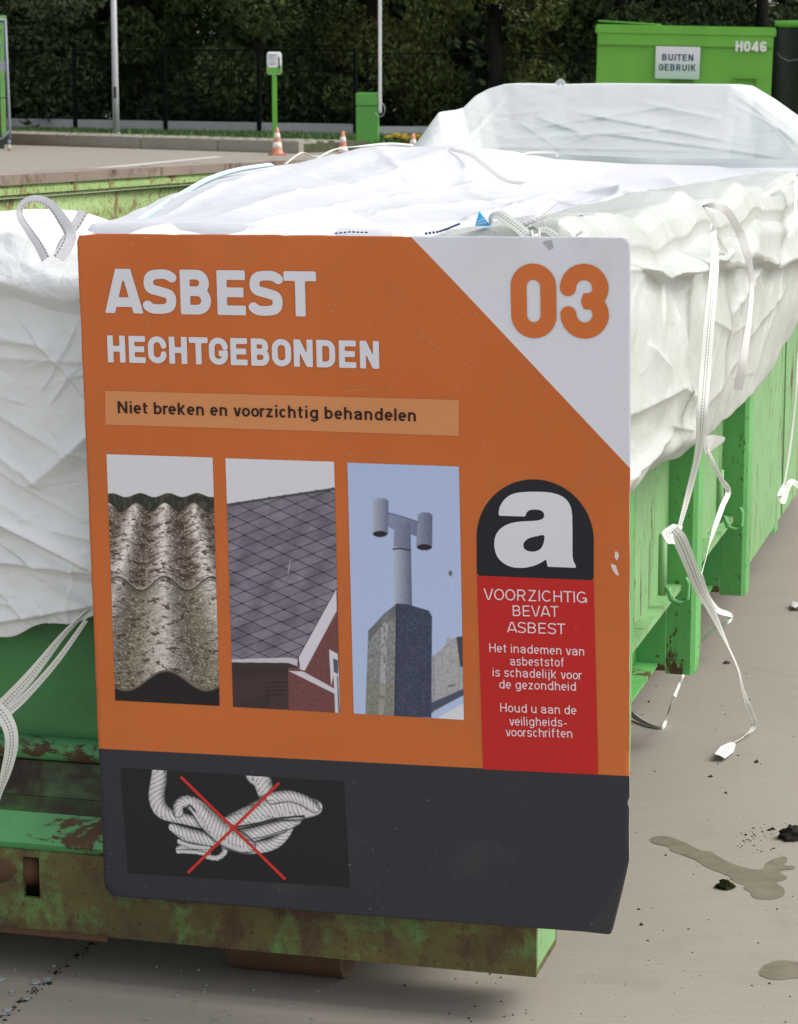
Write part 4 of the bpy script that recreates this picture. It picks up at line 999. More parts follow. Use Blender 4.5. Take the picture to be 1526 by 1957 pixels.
def pic1(X, Y):
    per = np.interp(Y, [300, 360, 840, 1420], [165, 173, 285, 490]); cx_ = np.interp(Y, [300, 800, 1365], [430, 425, 440])
    th = 2 * pi * (X - cx_) / per; c = np.cos(th); sn = np.sin(th)
    img = A3((188, 187, 190), X)
    yt = 303 - 12 * np.cos(2 * pi * (X - 280) / 172.0); img = put(img, aa(yt - Y, 3), (40, 40, 34))
    img = put(img, aa(yt - Y, 3) * (fbm(X / 9, Y / 30, 8) > .55) * .5, (85, 82, 72))
    yb = 378 - 27 * np.cos(2 * pi * (X - 430) / 173.0); body = aa(yb - Y, 3)
    up = (Y < 838)
    k = ((c + 1) / 2)[..., None] ** .9
    valley = np.where(up[..., None], np.array([92, 78, 68.]), np.array([104, 98, 80.])); ridge = np.where(up[..., None], np.array([202, 194, 188.]), np.array([180, 174, 166.]))
    tex = valley * (1 - k) + ridge * k
    tex *= (1 - .30 * np.clip(sn, 0, 1) - .0)[..., None]
    st = fbm(X / 34 + sn * .4, (Y + 20 * c) / 8.5, 21, 3); dk = np.clip((st - .51) * 10, 0, 1) * np.where(up, .85 - .45 * (c + 1) / 2, .25)
    tex = put(tex, dk, (52, 36, 28)); lt = np.clip((fbm(X / 9, (Y + 10 * c) / 4, 31, 3) - .60) * 9, 0, 1) * .55; tex = put(tex, lt, (212, 202, 196))
    sp = (fbm(X / 3.6, Y / 3.0, 5, 2) - .5) * 60; tex = tex + sp[..., None]
    ho = fbm(X / 30, Y / 16, 77, 2); tex = put(tex, np.clip((ho - .68) * 14, 0, 1) * .8, (60, 48, 38))
    img = img * (1 - body[..., None]) + tex * body[..., None]
    cj = np.cos(2 * pi * (X - 428) / 285.0); yj = 838 - 42 * cj
    img = put(img, aa(np.abs(Y - yj) - 5, 4) * .9, (36, 32, 28)); img = put(img, aa(np.abs(Y - yj - 16) - 9, 12) * .45, (70, 60, 50))
    img = put(img, aa(np.abs(Y - yj + 12) - 5, 6) * .35, (190, 178, 168))
    y2 = 1424 - 60 * np.cos(2 * pi * (X - 440) / 490.0)
    img = put(img, aa(y2 - Y, 4), (95, 80, 72)); img = put(img, aa(y2 + 13 - Y, 6), (24, 22, 22))
    return img
def pic2(X, Y):
    img = A3((190, 189, 194), X); yr = 360 - (X - 803) * .147
    base = A3((108, 103, 114), X) + ((fbm(X / 5, Y / 5, 3, 3) - .5) * 26)[..., None] + ((fbm(X / 70, Y / 70, 13, 2) - .5) * 26)[..., None]
    a_ = (Y - .47 * X) + 4000; b_ = (Y + .385 * X) + 4000
    tone = (fbm(np.floor(a_ / 84) * 7.3, np.floor(b_ / 68) * 3.1, 41, 1) - .5) * 22; base = base + tone[..., None]
    da = np.abs((a_ % 84) - 42); db = np.abs((b_ % 68) - 34)
    base = put(base, np.clip((da - 38.6) / 1.6, 0, 1) * .85, (44, 40, 52)); base = put(base, np.clip((db - 30.8) / 1.6, 0, 1) * .85, (42, 38, 50))
    nd = np.hypot((da - 42), (db - 34)); base = put(base, aa(nd - 6, 4), (34, 32, 42))
    sk_ = np.sin((X * .86 + Y * .5) / 34) * .5 + .5; base = base * (1 - .10 * sk_ ** 3)[..., None]
    img = put(img, aa(yr - Y, 3), (0, 0, 0)); m = aa(yr - Y, 3)[..., None]; img = img * (1 - m) + base * m
    img = put(img, aa(np.abs(Y - yr - 3) - 7, 3), (62, 62, 66)); img = put(img, aa(np.abs(Y - yr + 5) - 2, 2) * ((X % 96) < 14), (50, 50, 54))
    P = lambda pts: aa(poly_d(X, Y, pts), 3)
    low = P([(820, 1312), (1240, 1300), (1480, 880), (1520, 1660), (820, 1640)])
    bw = A3((104, 62, 60), X) + ((fbm(X / 4, Y / 4, 9, 2) - .5) * 40)[..., None]; row = np.floor((Y - X * .45) / 17.0)
    bw = put(bw, (((Y - X * .45) % 17.0) < 3.2) * .6, (74, 50, 52)); bw = put(bw, (((X + (row % 2) * 22) % 44) < 3) * .5, (74, 50, 52))
    img = img * (1 - low[..., None]) + bw * low[..., None]
    img = put(img, P([(820, 1330), (1180, 1350), (1185, 1600), (820, 1640)]), (50, 38, 40)); img = put(img, P([(820, 1420), (1170, 1395), (1190, 1640), (1060, 1640), (1080, 1500), (820, 1600)]) * .6, (66, 46, 46))
    for yy in (1440, 1465, 1490, 1515): img = put(img, P([(1040, yy), (1170, yy - 3), (1170, yy + 6), (1040, yy + 8)]) * .7, (34, 26, 28))
    img = put(img, P([(820, 1300), (1185, 1288), (1238, 1300), (1236, 1342), (1180, 1322), (820, 1318)]), (176, 170, 176)); img = put(img, P([(820, 1318), (1180, 1322), (1236, 1342), (1238, 1352), (820, 1342)]), (52, 42, 44))
    img = put(img, P([(1240, 1288), (1470, 862), (1474, 1000), (1282, 1368), (1246, 1362)]), (188, 184, 192)); img = put(img, aa(seg_d(X, Y, (1240, 1290), (1470, 866), 5), 2), (70, 50, 52)); img = put(img, aa(seg_d(X, Y, (1242, 1290), (1250, 1362), 6), 2), (50, 40, 42))
    img = put(img, P([(1182, 1370), (1272, 1374), (1465, 1482), (1468, 1514)]), (184, 180, 186)); img = put(img, P([(1428, 1238), (1480, 1266), (1500, 1640), (1466, 1640), (1456, 1400), (1440, 1462)]), (186, 184, 190)); img = put(img, P([(1452, 1292), (1480, 1306), (1484, 1392), (1456, 1376)]), (72, 78, 90)); img = put(img, P([(1474, 1400), (1482, 1404), (1496, 1630), (1484, 1630)]), (90, 100, 112))
    img = put(img, aa(seg_d(X, Y, (1192, 700), (1178, 780), 5), 3) * .8, (176, 172, 184))
    return img
def pic3(X, Y):
    g_ = np.clip((Y - 80) / 1280, 0, 1)[..., None]; img = A3((152, 167, 198), X) * (1 - g_) + A3((158, 172, 200), X) * g_
    P = lambda pts: aa(poly_d(X, Y, pts), 3); nz = ((fbm(X / 7, Y / 9, 15, 3) - .5) * 46)[..., None]
    def cyl(img, pts, x0f, x1f, a_=(150, 160, 178), b_=(70, 74, 92)):
        m = P(pts)[..., None]; t_ = np.clip((X - x0f) / (x1f - x0f), 0, 1); sh = (1 - t_)[..., None] ** .8; return img * (1 - m) + (np.array(a_) * sh + np.array(b_) * (1 - sh) + nz * .35) * m
    img = put(img, P([(560, 945), (585, 935), (590, 1000), (562, 1000)]), (150, 152, 160))
    m = P([(490, 1040), (590, 945), (632, 932), (660, 1220), (480, 1330)])[..., None]; img = img * (1 - m) + (np.array((146, 146, 148.)) + nz) * m
    img = put(img, P([(612, 936), (645, 930), (652, 1080), (632, 1090)]), (60, 62, 72)); img = put(img, P([(486, 1270), (655, 1195), (660, 1225), (500, 1310), (470, 1350)]), (66, 72, 92))
    img = put(img, P([(520, 1345), (655, 1268), (662, 1370), (500, 1370)]), (190, 190, 196))
    img = put(img, aa(seg_d(X, Y, (575, 1185), (600, 1180), 6), 3), (60, 60, 66)); img = put(img, aa(seg_d(X, Y, (498, 1030), (500, 1260), 7), 8) * .5, (96, 98, 104))
    # pipe and H cowl
    img = cyl(img, [(296, 480), (384, 486), (390, 800), (300, 790)], 296, 392, (158, 166, 182), (76, 82, 100))
    img = cyl(img, [(268, 312), (420, 356), (432, 378), (412, 432), (380, 418), (300, 398), (262, 378)], 262, 440, (118, 126, 150), (92, 98, 122))
    img = cyl(img, [(300, 378), (382, 360), (384, 494), (296, 480)], 296, 390, (120, 126, 146), (84, 90, 112))
    img = cyl(img, [(192, 250), (210, 241), (250, 241), (271, 252), (268, 420), (240, 436), (205, 432), (189, 415)], 189, 274, (156, 160, 168), (84, 92, 118))
    img = cyl(img, [(418, 322), (440, 310), (475, 312), (492, 324), (490, 488), (465, 501), (432, 498), (410, 478)], 410, 494, (126, 132, 154), (80, 86, 108))
    for c_, sx in (((228, 418), 36), ((451, 484), 37)): img = put(img, aa((np.hypot((X - c_[0]) / sx, (Y - c_[1]) / 15) - 1) * 20, 3), (32, 28, 34))
    img = put(img, aa(stroke_d(X, Y, [(292, 494), (330, 490), (384, 500)], 7), 3), (30, 34, 44)); img = put(img, aa(stroke_d(X, Y, [(268, 312), (350, 334), (425, 360)], 5), 3) * .7, (60, 64, 84))
    # chimney
    m = P([(168, 905), (255, 812), (312, 768), (312, 1345), (155, 1345)])[..., None]; lc = np.array((116, 118, 118.)) + nz * 1.3
    img = img * (1 - m) + lc * m; img = put(img, P([(235, 850), (275, 800), (262, 1000), (250, 1340), (222, 1340), (232, 1050)]) * .55 * (fbm(X / 12, Y / 20, 4, 3) > .45), (176, 174, 172))
    img = put(img, P([(160, 1150), (300, 1180), (300, 1345), (155, 1345)]) * .35, (112, 108, 84)); img = put(img, P([(168, 905), (255, 812), (312, 768), (312, 830), (240, 870), (172, 960)]) * .5, (70, 72, 76))
    m = P([(310, 766), (360, 768), (475, 802), (490, 832), (488, 1345), (302, 1345)])[..., None]; img = img * (1 - m) + (np.array((54, 60, 80.)) + nz * .8) * m
    img = put(img, aa(seg_d(X, Y, (312, 770), (304, 1340), 6), 3) * .8, (36, 38, 44))
    img = put(img, aa(np.hypot((X - 582) / 1.0, (Y - 614) / 1.5) - 9, 5), (104, 96, 92)); img = put(img, aa(np.hypot(X - 582, Y - 614) - 4, 3), (60, 52, 48)); img = put(img, aa(seg_d(X, Y, (578, 640), (598, 722), 5), 4) * .6, (186, 190, 204))
    img = put(img, aa(seg_d(X, Y, (505, 790), (525, 870), 3), 3) * .5, (184, 190, 206))
    return img
def pic4(X, Y):
    img = A3((25, 26, 28), X)
    def rope(img, pts, r_, ph=0.0, pitch=13.0, cl=False):
        r_ = [q_ * 1.2 for q_ in r_] if hasattr(r_, '__len__') else r_ * 1.2; pitch = pitch * 1.55; pts = smooth(pts, 4, cl); best = np.full(X.shape, 1e9); al = np.zeros(X.shape); la = np.zeros(X.shape); acc = 0.0; n = len(pts)
        for i in range(n - 1 if not cl else n):
            p, q = pts[i], pts[(i + 1) % n]; dx, dy = q[0] - p[0], q[1] - p[1]; l = math.hypot(dx, dy) + 1e-9
            tt = np.clip(((X - p[0]) * dx + (Y - p[1]) * dy) / l / l, 0, 1); d = np.hypot(X - p[0] - tt * dx, Y - p[1] - tt * dy)
            f_ = i / max(1, n - 1); rr = r_ if not hasattr(r_, '__len__') else np.interp(f_, np.linspace(0, 1, len(r_)), r_); d = d / rr
            m = d < best; best = np.where(m, d, best); al = np.where(m, acc + tt * l, al); la = np.where(m, ((X - p[0]) * dy - (Y - p[1]) * dx) / l / rr, la); acc += l
        w = np.sin((al / pitch + la * 1.1) * 2 * pi / 1.0 + ph); lum = 190 + 8 * w - 70 * np.clip(la, -.2, 1) ** 2 * (la > 0) - 26 * la ** 2 - 60 * np.clip((-w - .80) * 6, 0, 1)
        lum = lum + (fbm(X / 5, Y / 5, 2, 2) - .5) * 26
        m = aa((best - 1) * 24, 4); img = put(img, aa((best - 1.14) * 24, 5) * .8, (22, 22, 24)); mm = m[..., None]
        return img * (1 - mm) + np.stack([lum, lum * .985, lum * .975], -1) * mm
    img = rope(img, [(485, 615), (540, 600), (600, 612), (640, 628)], 14, .5, 20); img = rope(img, [(480, 628), (560, 630), (620, 640)], 9, 1.0, 18)
    img = rope(img, [(640, 655), (690, 662), (730, 630), (720, 590)], 12, 0, 15); img = rope(img, [(490, 575), (560, 600), (640, 604)], 12, .3, 14)
    img = rope(img, [(735, 590), (820, 608), (900, 606), (980, 590), (1040, 545), (1085, 478)], [20, 26, 28, 26, 22, 12], .2, 15)
    img = rope(img, [(450, 500), (520, 535), (600, 555), (680, 575)], [17, 30, 28, 20], .6, 15)
    img = rope(img, [(770, 540), (850, 545), (930, 522), (1010, 500), (1110, 462)], [28, 32, 30, 28, 18], 1.2, 14)
    img = rope(img, [(380, 210), (375, 260), (365, 330), (378, 390), (420, 430), (500, 452), (600, 478)], [34, 36, 36, 34, 28, 24, 22], 0, 17)
    img = rope(img, [(900, 215), (925, 250), (945, 310), (960, 360)], [50, 40, 36, 34], 1.0, 17)
    img = rope(img, [(720, 490), (800, 460), (900, 425), (1000, 390), (1100, 395), (1200, 395)], [30, 38, 50, 58, 52, 30], .4, 14)
    img = rope(img, [(980, 345), (1070, 335), (1150, 360), (1205, 400)], [26, 24, 24, 18], .9, 14)
    img = rope(img, [(480, 420), (485, 380), (530, 362), (585, 395), (640, 460), (720, 530), (800, 575), (860, 600)], [22, 22, 26, 34, 44, 48, 40, 22], .2, 14)
    img = put(img, aa(stroke_d(X, Y, smooth([(525, 425), (530, 395), (545, 385), (575, 420)], 4, False), 9), 4), (40, 40, 42))
    img = put(img, aa(stroke_d(X, Y, smooth([(780, 500), (900, 480), (1000, 455), (1150, 440)], 4, False), 9), 4), (30, 31, 34)); img = put(img, aa(stroke_d(X, Y, smooth([(880, 560), (960, 545), (1060, 510)], 4, False), 5), 4), (60, 60, 60))
    return img
panel([(203.6, 868.2), (405.9, 874.9), (420, 1349.2), (220.9, 1338.5)], [(75, 58), (718, 79), (763, 1587), (130, 1553)], 150, 350, pic1, label='picture of weathered corrugated roofing sheet')
panel([(430.4, 876.4), (638, 883), (650.3, 1362.7), (445.8, 1350.8)], [(796, 84), (1456, 105), (1495, 1630), (845, 1592)], 170, 380, pic2, label='picture of a grey diamond slate roof')
panel([(663.6, 884.7), (877.2, 891.9), (887, 1375.8), (676.5, 1363.6)], [(62, 65), (624, 84), (650, 1357), (96, 1325)], 160, 350, pic3, label='picture of a chimney pipe against blue sky')
panel([(230.5, 1467), (657.2, 1493.7), (669, 1694.8), (246, 1667.4)], [(168, 186), (1352, 260), (1385, 818), (211, 742)], 330, 165, pic4, label='picture of crossed out white rope')
for k, (a_, b_) in enumerate((((346.6, 1484), (546.6, 1679.3)), ((534.7, 1495.5), (361, 1666.7)))):
    ax, bx = np.array(a_), np.array(b_); d_ = (bx - ax) / np.linalg.norm(bx - ax); n_ = np.array([-d_[1], d_[0]]) * 2.7
    quad_sheet('cross_stroke', [ax + n_, bx + n_, bx - n_, ax - n_], .0016 + k * .0006, P_cross, 4)

# ================================================================== WHITE BAGS
def creases(U, V, segs):
    """explicit folds: (u0,v0,u1,v1,amp,width,side) ; ridge with one steep side"""
    h = np.zeros(U.shape)
    for u0, v0, u1, v1, a_, w_, sd_ in segs:
        dx, dy = u1 - u0, v1 - v0; l = math.hypot(dx, dy) + 1e-9; t_ = ((U - u0) * dx + (V - v0) * dy) / l; s_ = ((U - u0) * -dy + (V - v0) * dx) / l
        win = sstep(-.12 * l, .18 * l, t_) * (1 - sstep(.82 * l, 1.12 * l, t_)); ww = np.where(s_ * sd_ > 0, w_, w_ * .35)
        h += a_ * win * np.exp(-np.abs(s_) / ww)
    return h
def random_creases(n, u0, u1, v0, v1, amp, wid, ang, spread, seed, ln=(.1, .5)):
    r = random.Random(seed); out = []
    for _ in range(n):
        a_ = ang + r.gauss(0, spread); l = r.uniform(*ln); u = r.uniform(u0, u1); v = r.uniform(v0, v1)
        out.append((u - cos(a_) * l / 2, v - sin(a_) * l / 2, u + cos(a_) * l / 2, v + sin(a_) * l / 2, r.uniform(-.6, 1) * amp, wid * r.uniform(.5, 1.5), r.choice((-1, 1))))
    return out
def bagobj(name, lab, mats=None):
    e = empty(name, tuple(ORG), -YAW, lab, 'bag'); return e
# --- bag A: drapes over the front rim at left
bagA = bagobj('bulk_bag', 'white woven bulk bag folded over the container front, left of the sign', None)
def lowA(x): # lower hem height
    return .705 + .07 * sstep(-1.15, -.95, x) + .012 * np.sin(x * 21) + .006 * np.sin(x * 47)
NA, MA = 300, 330
xs = np.concatenate([np.linspace(-2.36, -1.25, 60, endpoint=False), np.linspace(-1.25, -.85, 170, endpoint=False), np.linspace(-.85, -.02, 70)])[:, None] * np.ones((1, MA)); tt = np.linspace(0, 1, MA)[None, :] * np.ones((NA, 1))
prof_s = [0, .10, .16, .20, .235, .27, .30, .33, 1.0]
yy_ = np.interp(tt, prof_s, [.62, .33, .20, .10, .02, -.012, -.020, .005, .012])
ztop = 1.555 + .012 * np.sin(xs * 9) + .01 * np.sin(xs * 23 + 1)
zz_ = np.interp(tt, [0, .10, .16, .20, .235, .27, .30, .33], [0, 0, 0, 0, 0, 0, 0, 0])
zc = np.interp(tt, prof_s, [-.055, .0, .006, .0, -.025, -.07, -.115, -.15, 0]); LA = lowA(xs)
down = np.clip((tt - .33) / .67, 0, 1); zpos = np.where(tt < .33, ztop + zc, (ztop - .15) * (1 - down) + LA * down)
folds = [(-1.32, 1.455, -.85, 1.44, -.012, .03, 1), (-1.2, 1.36, -.98, 1.315, .014, .03, -1), (-1.3, 1.30, -.9, 1.29, .010, .04, 1), (-1.15, 1.20, -.93, 1.08, .012, .05, 1), (-1.04, 1.04, -.90, 1.16, .030, .045, -1),
         (-1.16, 1.12, -1.02, 1.04, .018, .03, -1), (-1.18, .99, -.90, .87, .035, .05, 1), (-1.2, .88, -.85, .865, .020, .03, 1), (-1.16, .80, -1.02, .775, .012, .02, -1), (-1.12, .92, -1.0, .845, .014, .02, 1), (-1.0, .95, -.9, .93, .01, .02, 1), (-1.2, 1.06, -1.03, .96, .012, .03, -1),
         (-1.2, .735, -.9, .80, .016, .025, 1), (-1.05, .86, -.93, .80, .014, .02, -1), (-1.14, .83, -1.05, .75, .01, .015, 1)]
folds += random_creases(46, -2.36, -.85, .72, 1.42, .016, .022, -.25, .5, 5, (.12, .4)) + random_creases(70, -2.36, -.6, .72, 1.42, .007, .010, 0.1, 1.2, 6, (.05, .2))
env = sstep(.30, .36, tt)
folds = [(f_[0], f_[1], f_[2], f_[3], f_[4] * .95, f_[5] * .6, f_[6]) for f_ in folds] + random_creases(60, -1.3, -.85, .72, 1.42, .006, .006, -.3, .7, 61, (.05, .22))
disp = creases(xs, zpos, folds) * env + (fbm(xs * 5, zpos * 6, 9, 3) - .5) * .035 * env + (fbm(xs * 6, yy_ * 10, 8, 3) - .5) * .03 * (1 - env)
# the sag behind the sign must not push through it
Y_ = yy_ - disp * env * 1.0; Z_a = zpos + np.where(tt < .33, disp, 0)
lim = -.022 - (1.55 - Z_a) * 0 ; Y_ = np.where(xs > -.97, np.maximum(Y_, -.035), np.maximum(Y_, -.085))
# hem roll near the top edge
Y_ = Y_ - .022 * np.exp(-((Z_a - 1.445) / .035) ** 2) * (tt > .24); Y_ = np.where(xs > -.97, np.maximum(Y_, -.04), Y_)
PT = np.stack([xs + .004 * np.sin(zpos * 30), Y_, Z_a], -1)
grid('sheet', PT, M_bag, bagA, True, None, .0012)

# --- bag D: translucent liner hanging over the right side
bagD = bagobj('liner_bag', 'glossy translucent white liner hanging over the right side of the container', None)
lowpts = [(.0, .96), (.30, 1.0), (.36, .985), (.55, 1.0), (.72, .997), (1.17, .955), (1.42, .95), (2.0, .912), (2.56, .905), (3.07, .92), (3.58, .962), (4.3, 1.02), (5.0, 1.08), (5.8, 1.12)]
ND, MD = 420, 230
ys = np.concatenate([np.linspace(0, 1.7, 300, endpoint=False), np.linspace(1.7, 3.8, 220, endpoint=False), np.linspace(3.8, 5.8, 60)])[:, None] * np.ones((1, MD)); ND = 580; tt = np.linspace(0, 1, MD)[None, :] * np.ones((ND, 1))
ptop = [0, .06, .10, .13, .16, .20, .24, .28, 1.0]
bul = .5 + .5 * np.sin(ys * 2.1 + .6); X_ = np.interp(tt, ptop, [-.50, -.24, -.12, -.04, .02, .055, .075, .06, .06]); DZ = np.interp(tt, ptop, [-.08, -.006, .018, .03, .03, .0, -.04, -.075, 0])
rz = rimz(ys) + .004 + .014 * np.sin(ys * 5.3) + .004 * np.sin(ys * 13); LD = np.interp(ys, [p[0] for p in lowpts], [p[1] for p in lowpts]) + .004 * np.sin(ys * 13)
down = np.clip((tt - .28) / .72, 0, 1); Zd = np.where(tt < .28, rz + DZ, (rz - .075) * (1 - down) + LD * down)
env = sstep(.24, .34, tt); Hh_ = Zd
segD = [(.3, 1.475, 1.15, 1.395, .055, .035, 1), (1.15, 1.395, 2.3, 1.42, .035, .03, 1), (.9, 1.50, 1.2, 1.42, .03, .03, -1), (1.6, 1.50, 3.4, 1.42, .03, .05, -1), (.2, 1.19, .95, 1.16, .035, .07, 1), (.9, 1.16, 1.2, 1.10, .025, .04, -1),
        (.2, 1.06, .85, 1.07, .04, .05, 1), (.8, 1.09, 1.15, 1.03, .02, .03, 1), (1.3, 1.28, 1.9, 1.18, .02, .05, 1), (1.9, 1.22, 2.8, 1.30, .03, .06, -1), (2.3, 1.10, 3.2, 1.18, .025, .05, 1), (.5, 1.30, .75, 1.22, .02, .04, -1),
        (1.5, 1.05, 2.2, 1.08, .02, .05, 1), (3.0, 1.28, 4.4, 1.24, .03, .05, 1), (.95, 1.33, 1.0, 1.12, .015, .03, 1)]
segD += random_creases(46, 0, 5.5, .95, 1.40, .011, .028, .1, .6, 15, (.15, .6)) + random_creases(170, 0, 5.5, .92, 1.45, .0045, .009, 1.3, .7, 16, (.04, .18))
dsp = creases(ys, Hh_, segD); bel = .055 * np.sin(np.clip(down, 0, 1) * pi) ** .8 * (.75 + .35 * np.sin(ys * 1.7 + .2))
lower_roll = .03 * np.exp(-((down - .9) / .07) ** 2) * (1 - sstep(1.2, 1.6, ys))
Zf = np.interp(ys, [0, .46, 1.0, 1.6, 3.7, 5.8], [1.475, 1.459, 1.40, 1.375, 1.21, 1.15]) + .012 * np.sin(ys * 6.1) + .006 * np.sin(ys * 15)
cuff = .034 * sstep(-.003, .009, Hh_ - Zf) + .012 * np.exp(-np.abs(Hh_ - Zf - .02) / .02)
dsp = dsp * .62
Xd = X_ + env * (dsp + bel + lower_roll + (fbm(ys * 3, Hh_ * 5, 19, 3) - .5) * .035 + cuff) ; Xd = np.where(tt > .24, np.maximum(Xd, .022), Xd)
Zd = Zd - .10 * np.clip(1 - ys / .05, 0, 1) * (tt < .26)
Zd = Zd + (1 - env) * ((fbm(ys * 4, X_ * 6, 29, 3) - .5) * .03 + creases(ys, X_, random_creases(40, 0, 5.5, -.4, .02, .006, .008, .6, .9, 18, (.1, .5))))
cf = sstep(0, .14, ys)[..., None]       # turn round the corner at the front
PTD = np.stack([Xd, ys + .0 * Xd, Zd], -1)
# the front end folds round the corner post
k0 = (1 - sstep(.0, .16, ys)) * (tt > .2); PTD[..., 0] = PTD[..., 0] * (1 - k0) + (.03) * k0; PTD[..., 1] = np.maximum(PTD[..., 1], .0)
grid('sheet', PTD, M_liner, bagD, True, None, .0012)
# --- bag B: flat mound inside, blue hem at its left
bagB = bagobj('bulk_bag', 'bright white sheet bag mounded in the middle of the load, with a pale blue hem', None)
near = [(-1.10, .30, 1.548), (-.95, .12, 1.556), (-.7, .09, 1.562), (-.4, .09, 1.558), (-.17, .10, 1.545), (-.08, .12, 1.49)]
far_px = [(520, 318, 2.2), (600, 309, 2.6), (690, 282, 3.0), (740, 277, 3.1), (805, 281, 3.2), (880, 277, 3.3), (985, 290, 3.5), (1060, 304, 3.8), (1200, 313, 4.3), (1400, 318, 4.6), (1560, 316, 4.8)]
far = [tuple(L(px, py, 'y', yv)) for px, py, yv in far_px]
hem_px = [(262, 430, .22), (300, 404, .6), (345, 377, 1.0), (400, 346, 1.45), (455, 328, 1.8), (520, 318, 2.2)]
hem = [L(px, py, 'y', yv) for px, py, yv in hem_px]
def curve_at(P, s_):
    P = np.array(P, float); d = np.concatenate([[0], np.cumsum(np.linalg.norm(np.diff(P, axis=0), axis=1))]); d /= d[-1]
    return np.stack([np.interp(s_, d, P[:, k]) for k in range(3)], -1)
NB, MB_ = 320, 160
uu = np.linspace(0, 1, NB); Nn = curve_at([hem[0]] + near[1:], uu); Ff = curve_at(far, uu)
HM = curve_at(hem, np.linspace(0, 1, MB_)); RM = curve_at([near[-1], (-.13, 1.0, 1.475), (-.15, 2.5, 1.435), (-.13, 3.6, 1.40), far[-1]], np.linspace(0, 1, MB_))
U2 = uu[:, None, None]; V2 = np.linspace(0, 1, MB_)[None, :, None]
PT = (1 - V2) * Nn[:, None] + V2 * Ff[:, None] + (1 - U2) * HM[None] + U2 * RM[None] - ((1 - U2) * (1 - V2) * Nn[0] + U2 * (1 - V2) * Nn[-1] + (1 - U2) * V2 * Ff[0] + U2 * V2 * Ff[-1])
gx, gy = PT[..., 0], PT[..., 1]; edge = np.sin(np.clip(V2[..., 0], 0, 1) * pi) ** .5 * np.ones_like(gx) * np.sqrt(np.clip(U2[..., 0] * 8, 0, 1)) * np.sqrt(np.clip((1 - U2[..., 0]) * 8, 0, 1))
cr = creases(gx, gy, [(-.75, .3, -.95, 2.9, .012, .05, 1), (-.6, .3, -.8, 3.0, .014, .04, -1), (-.5, .4, -.55, 2.8, .010, .05, 1), (-.3, .5, -.6, 3.2, .012, .05, -1), (-.9, .4, -1.2, 2.2, .012, .04, 1), (-.2, 1.2, -.45, 3.5, .02, .05, 1), (-.55, 3.3, -.2, 2.8, .03, .06, 1), (-.4, 4.0, -.15, 3.2, .03, .05, -1), (-.7, .22, -.2, .30, .012, .03, 1)]
             + random_creases(36, -1.1, -.1, .3, 4.4, .010, .03, 1.7, .5, 25, (.3, 1.2)))
bump_ = .035 * np.exp(-((gx + .235) / .035) ** 2 - ((gy - .42) / .08) ** 2)      # the small knob of cloth behind the knot
PT[..., 2] += (cr + (fbm(gx * 4, gy * 2, 33, 4) - .5) * .03) * edge + bump_ - .012 * np.exp(-((V2[..., 0] - .12) / .07) ** 2) * edge
# close the sheet at the back with a falling skirt
tail = np.stack([PT[:, -1] + np.array([0, .05 * k, -.03 * k * k]) for k in range(1, 5)], 1); PT = np.concatenate([PT, tail], 1)
head = np.stack([PT[:, 0] + np.array([0, -.022 * k, -.011 * k * k]) for k in range(3, 0, -1)], 1); PT = np.concatenate([head, PT], 1)
grid('sheet', PT, M_bagtop, bagB, True, None, .0012)
ribbon('blue_hem', [h_ + np.array([.0, .0, .006]) for h_ in hem], .016, M_bluehem, bagB, nrm=(.3, -.8, .6), sub=8)
# folded cloth flap lying along the near edge of bag B (pale grey shade strip)
# raised seam / far edge cords of the mound
for nm, pts, w_ in (('hem_cord', [(600, 309, 2.55), (640, 287, 2.75), (690, 281, 2.98), (745, 276, 3.08), (790, 279, 3.16)], .010), ('hem_cord', [(545, 316, 2.3), (565, 300, 2.45), (580, 293, 2.5), (600, 300, 2.6), (640, 297, 2.75)], .007),
                    ('hem_cord', [(860, 286, 3.1), (900, 297, 2.9), (930, 320, 2.4), (965, 345, 1.9), (1000, 352, 1.7)], .014), ('hem_cord', [(998, 296, 3.55), (1020, 293, 3.6), (1060, 294, 3.62), (1066, 302, 3.6)], .010)):
    ribbon('seam_tape', [L(px, py - 1.5, 'y', yv) for px, py, yv in pts], w_, M_strapplain, bagB, nrm=(0, -.7, .7), sub=6)
# dashed blue stitching near the front edge
def dashes(pts, n, w_):
    m = MB(); C_ = np.array([L(px, py, 'y', yv) for px, py, yv in smooth3(pts)])
    d = np.concatenate([[0], np.cumsum(np.linalg.norm(np.diff(C_, axis=0), axis=1))])
    for k in range(n):
        a_, b_ = [np.array([np.interp((k + f_) / n * d[-1], d, C_[:, i]) for i in range(3)]) for f_ in (.08, .72)]
        m.tube([a_, b_], w_, 5)
    return m
def smooth3(pts): return [tuple(np.array(pts[i]) * (1 - t_) + np.array(pts[i + 1]) * t_) for i in range(len(pts) - 1) for t_ in (0, .5)] + [pts[-1]]
dashes([(640, 446, .02), (670, 443, .03), (705, 444.5, .03)], 8, .0016).build('stitching', M_navythread, bagB)
dashes([(812, 446.5, .03), (838, 443, .04), (858, 436, .06), (880, 427, .09)], 12, .0026).build('stitching', M_navythread, bagB)
dashes([(1098, 419, .25), (1118, 412, .30)], 1, .0035).build('stitching', M_navythread, bagB)
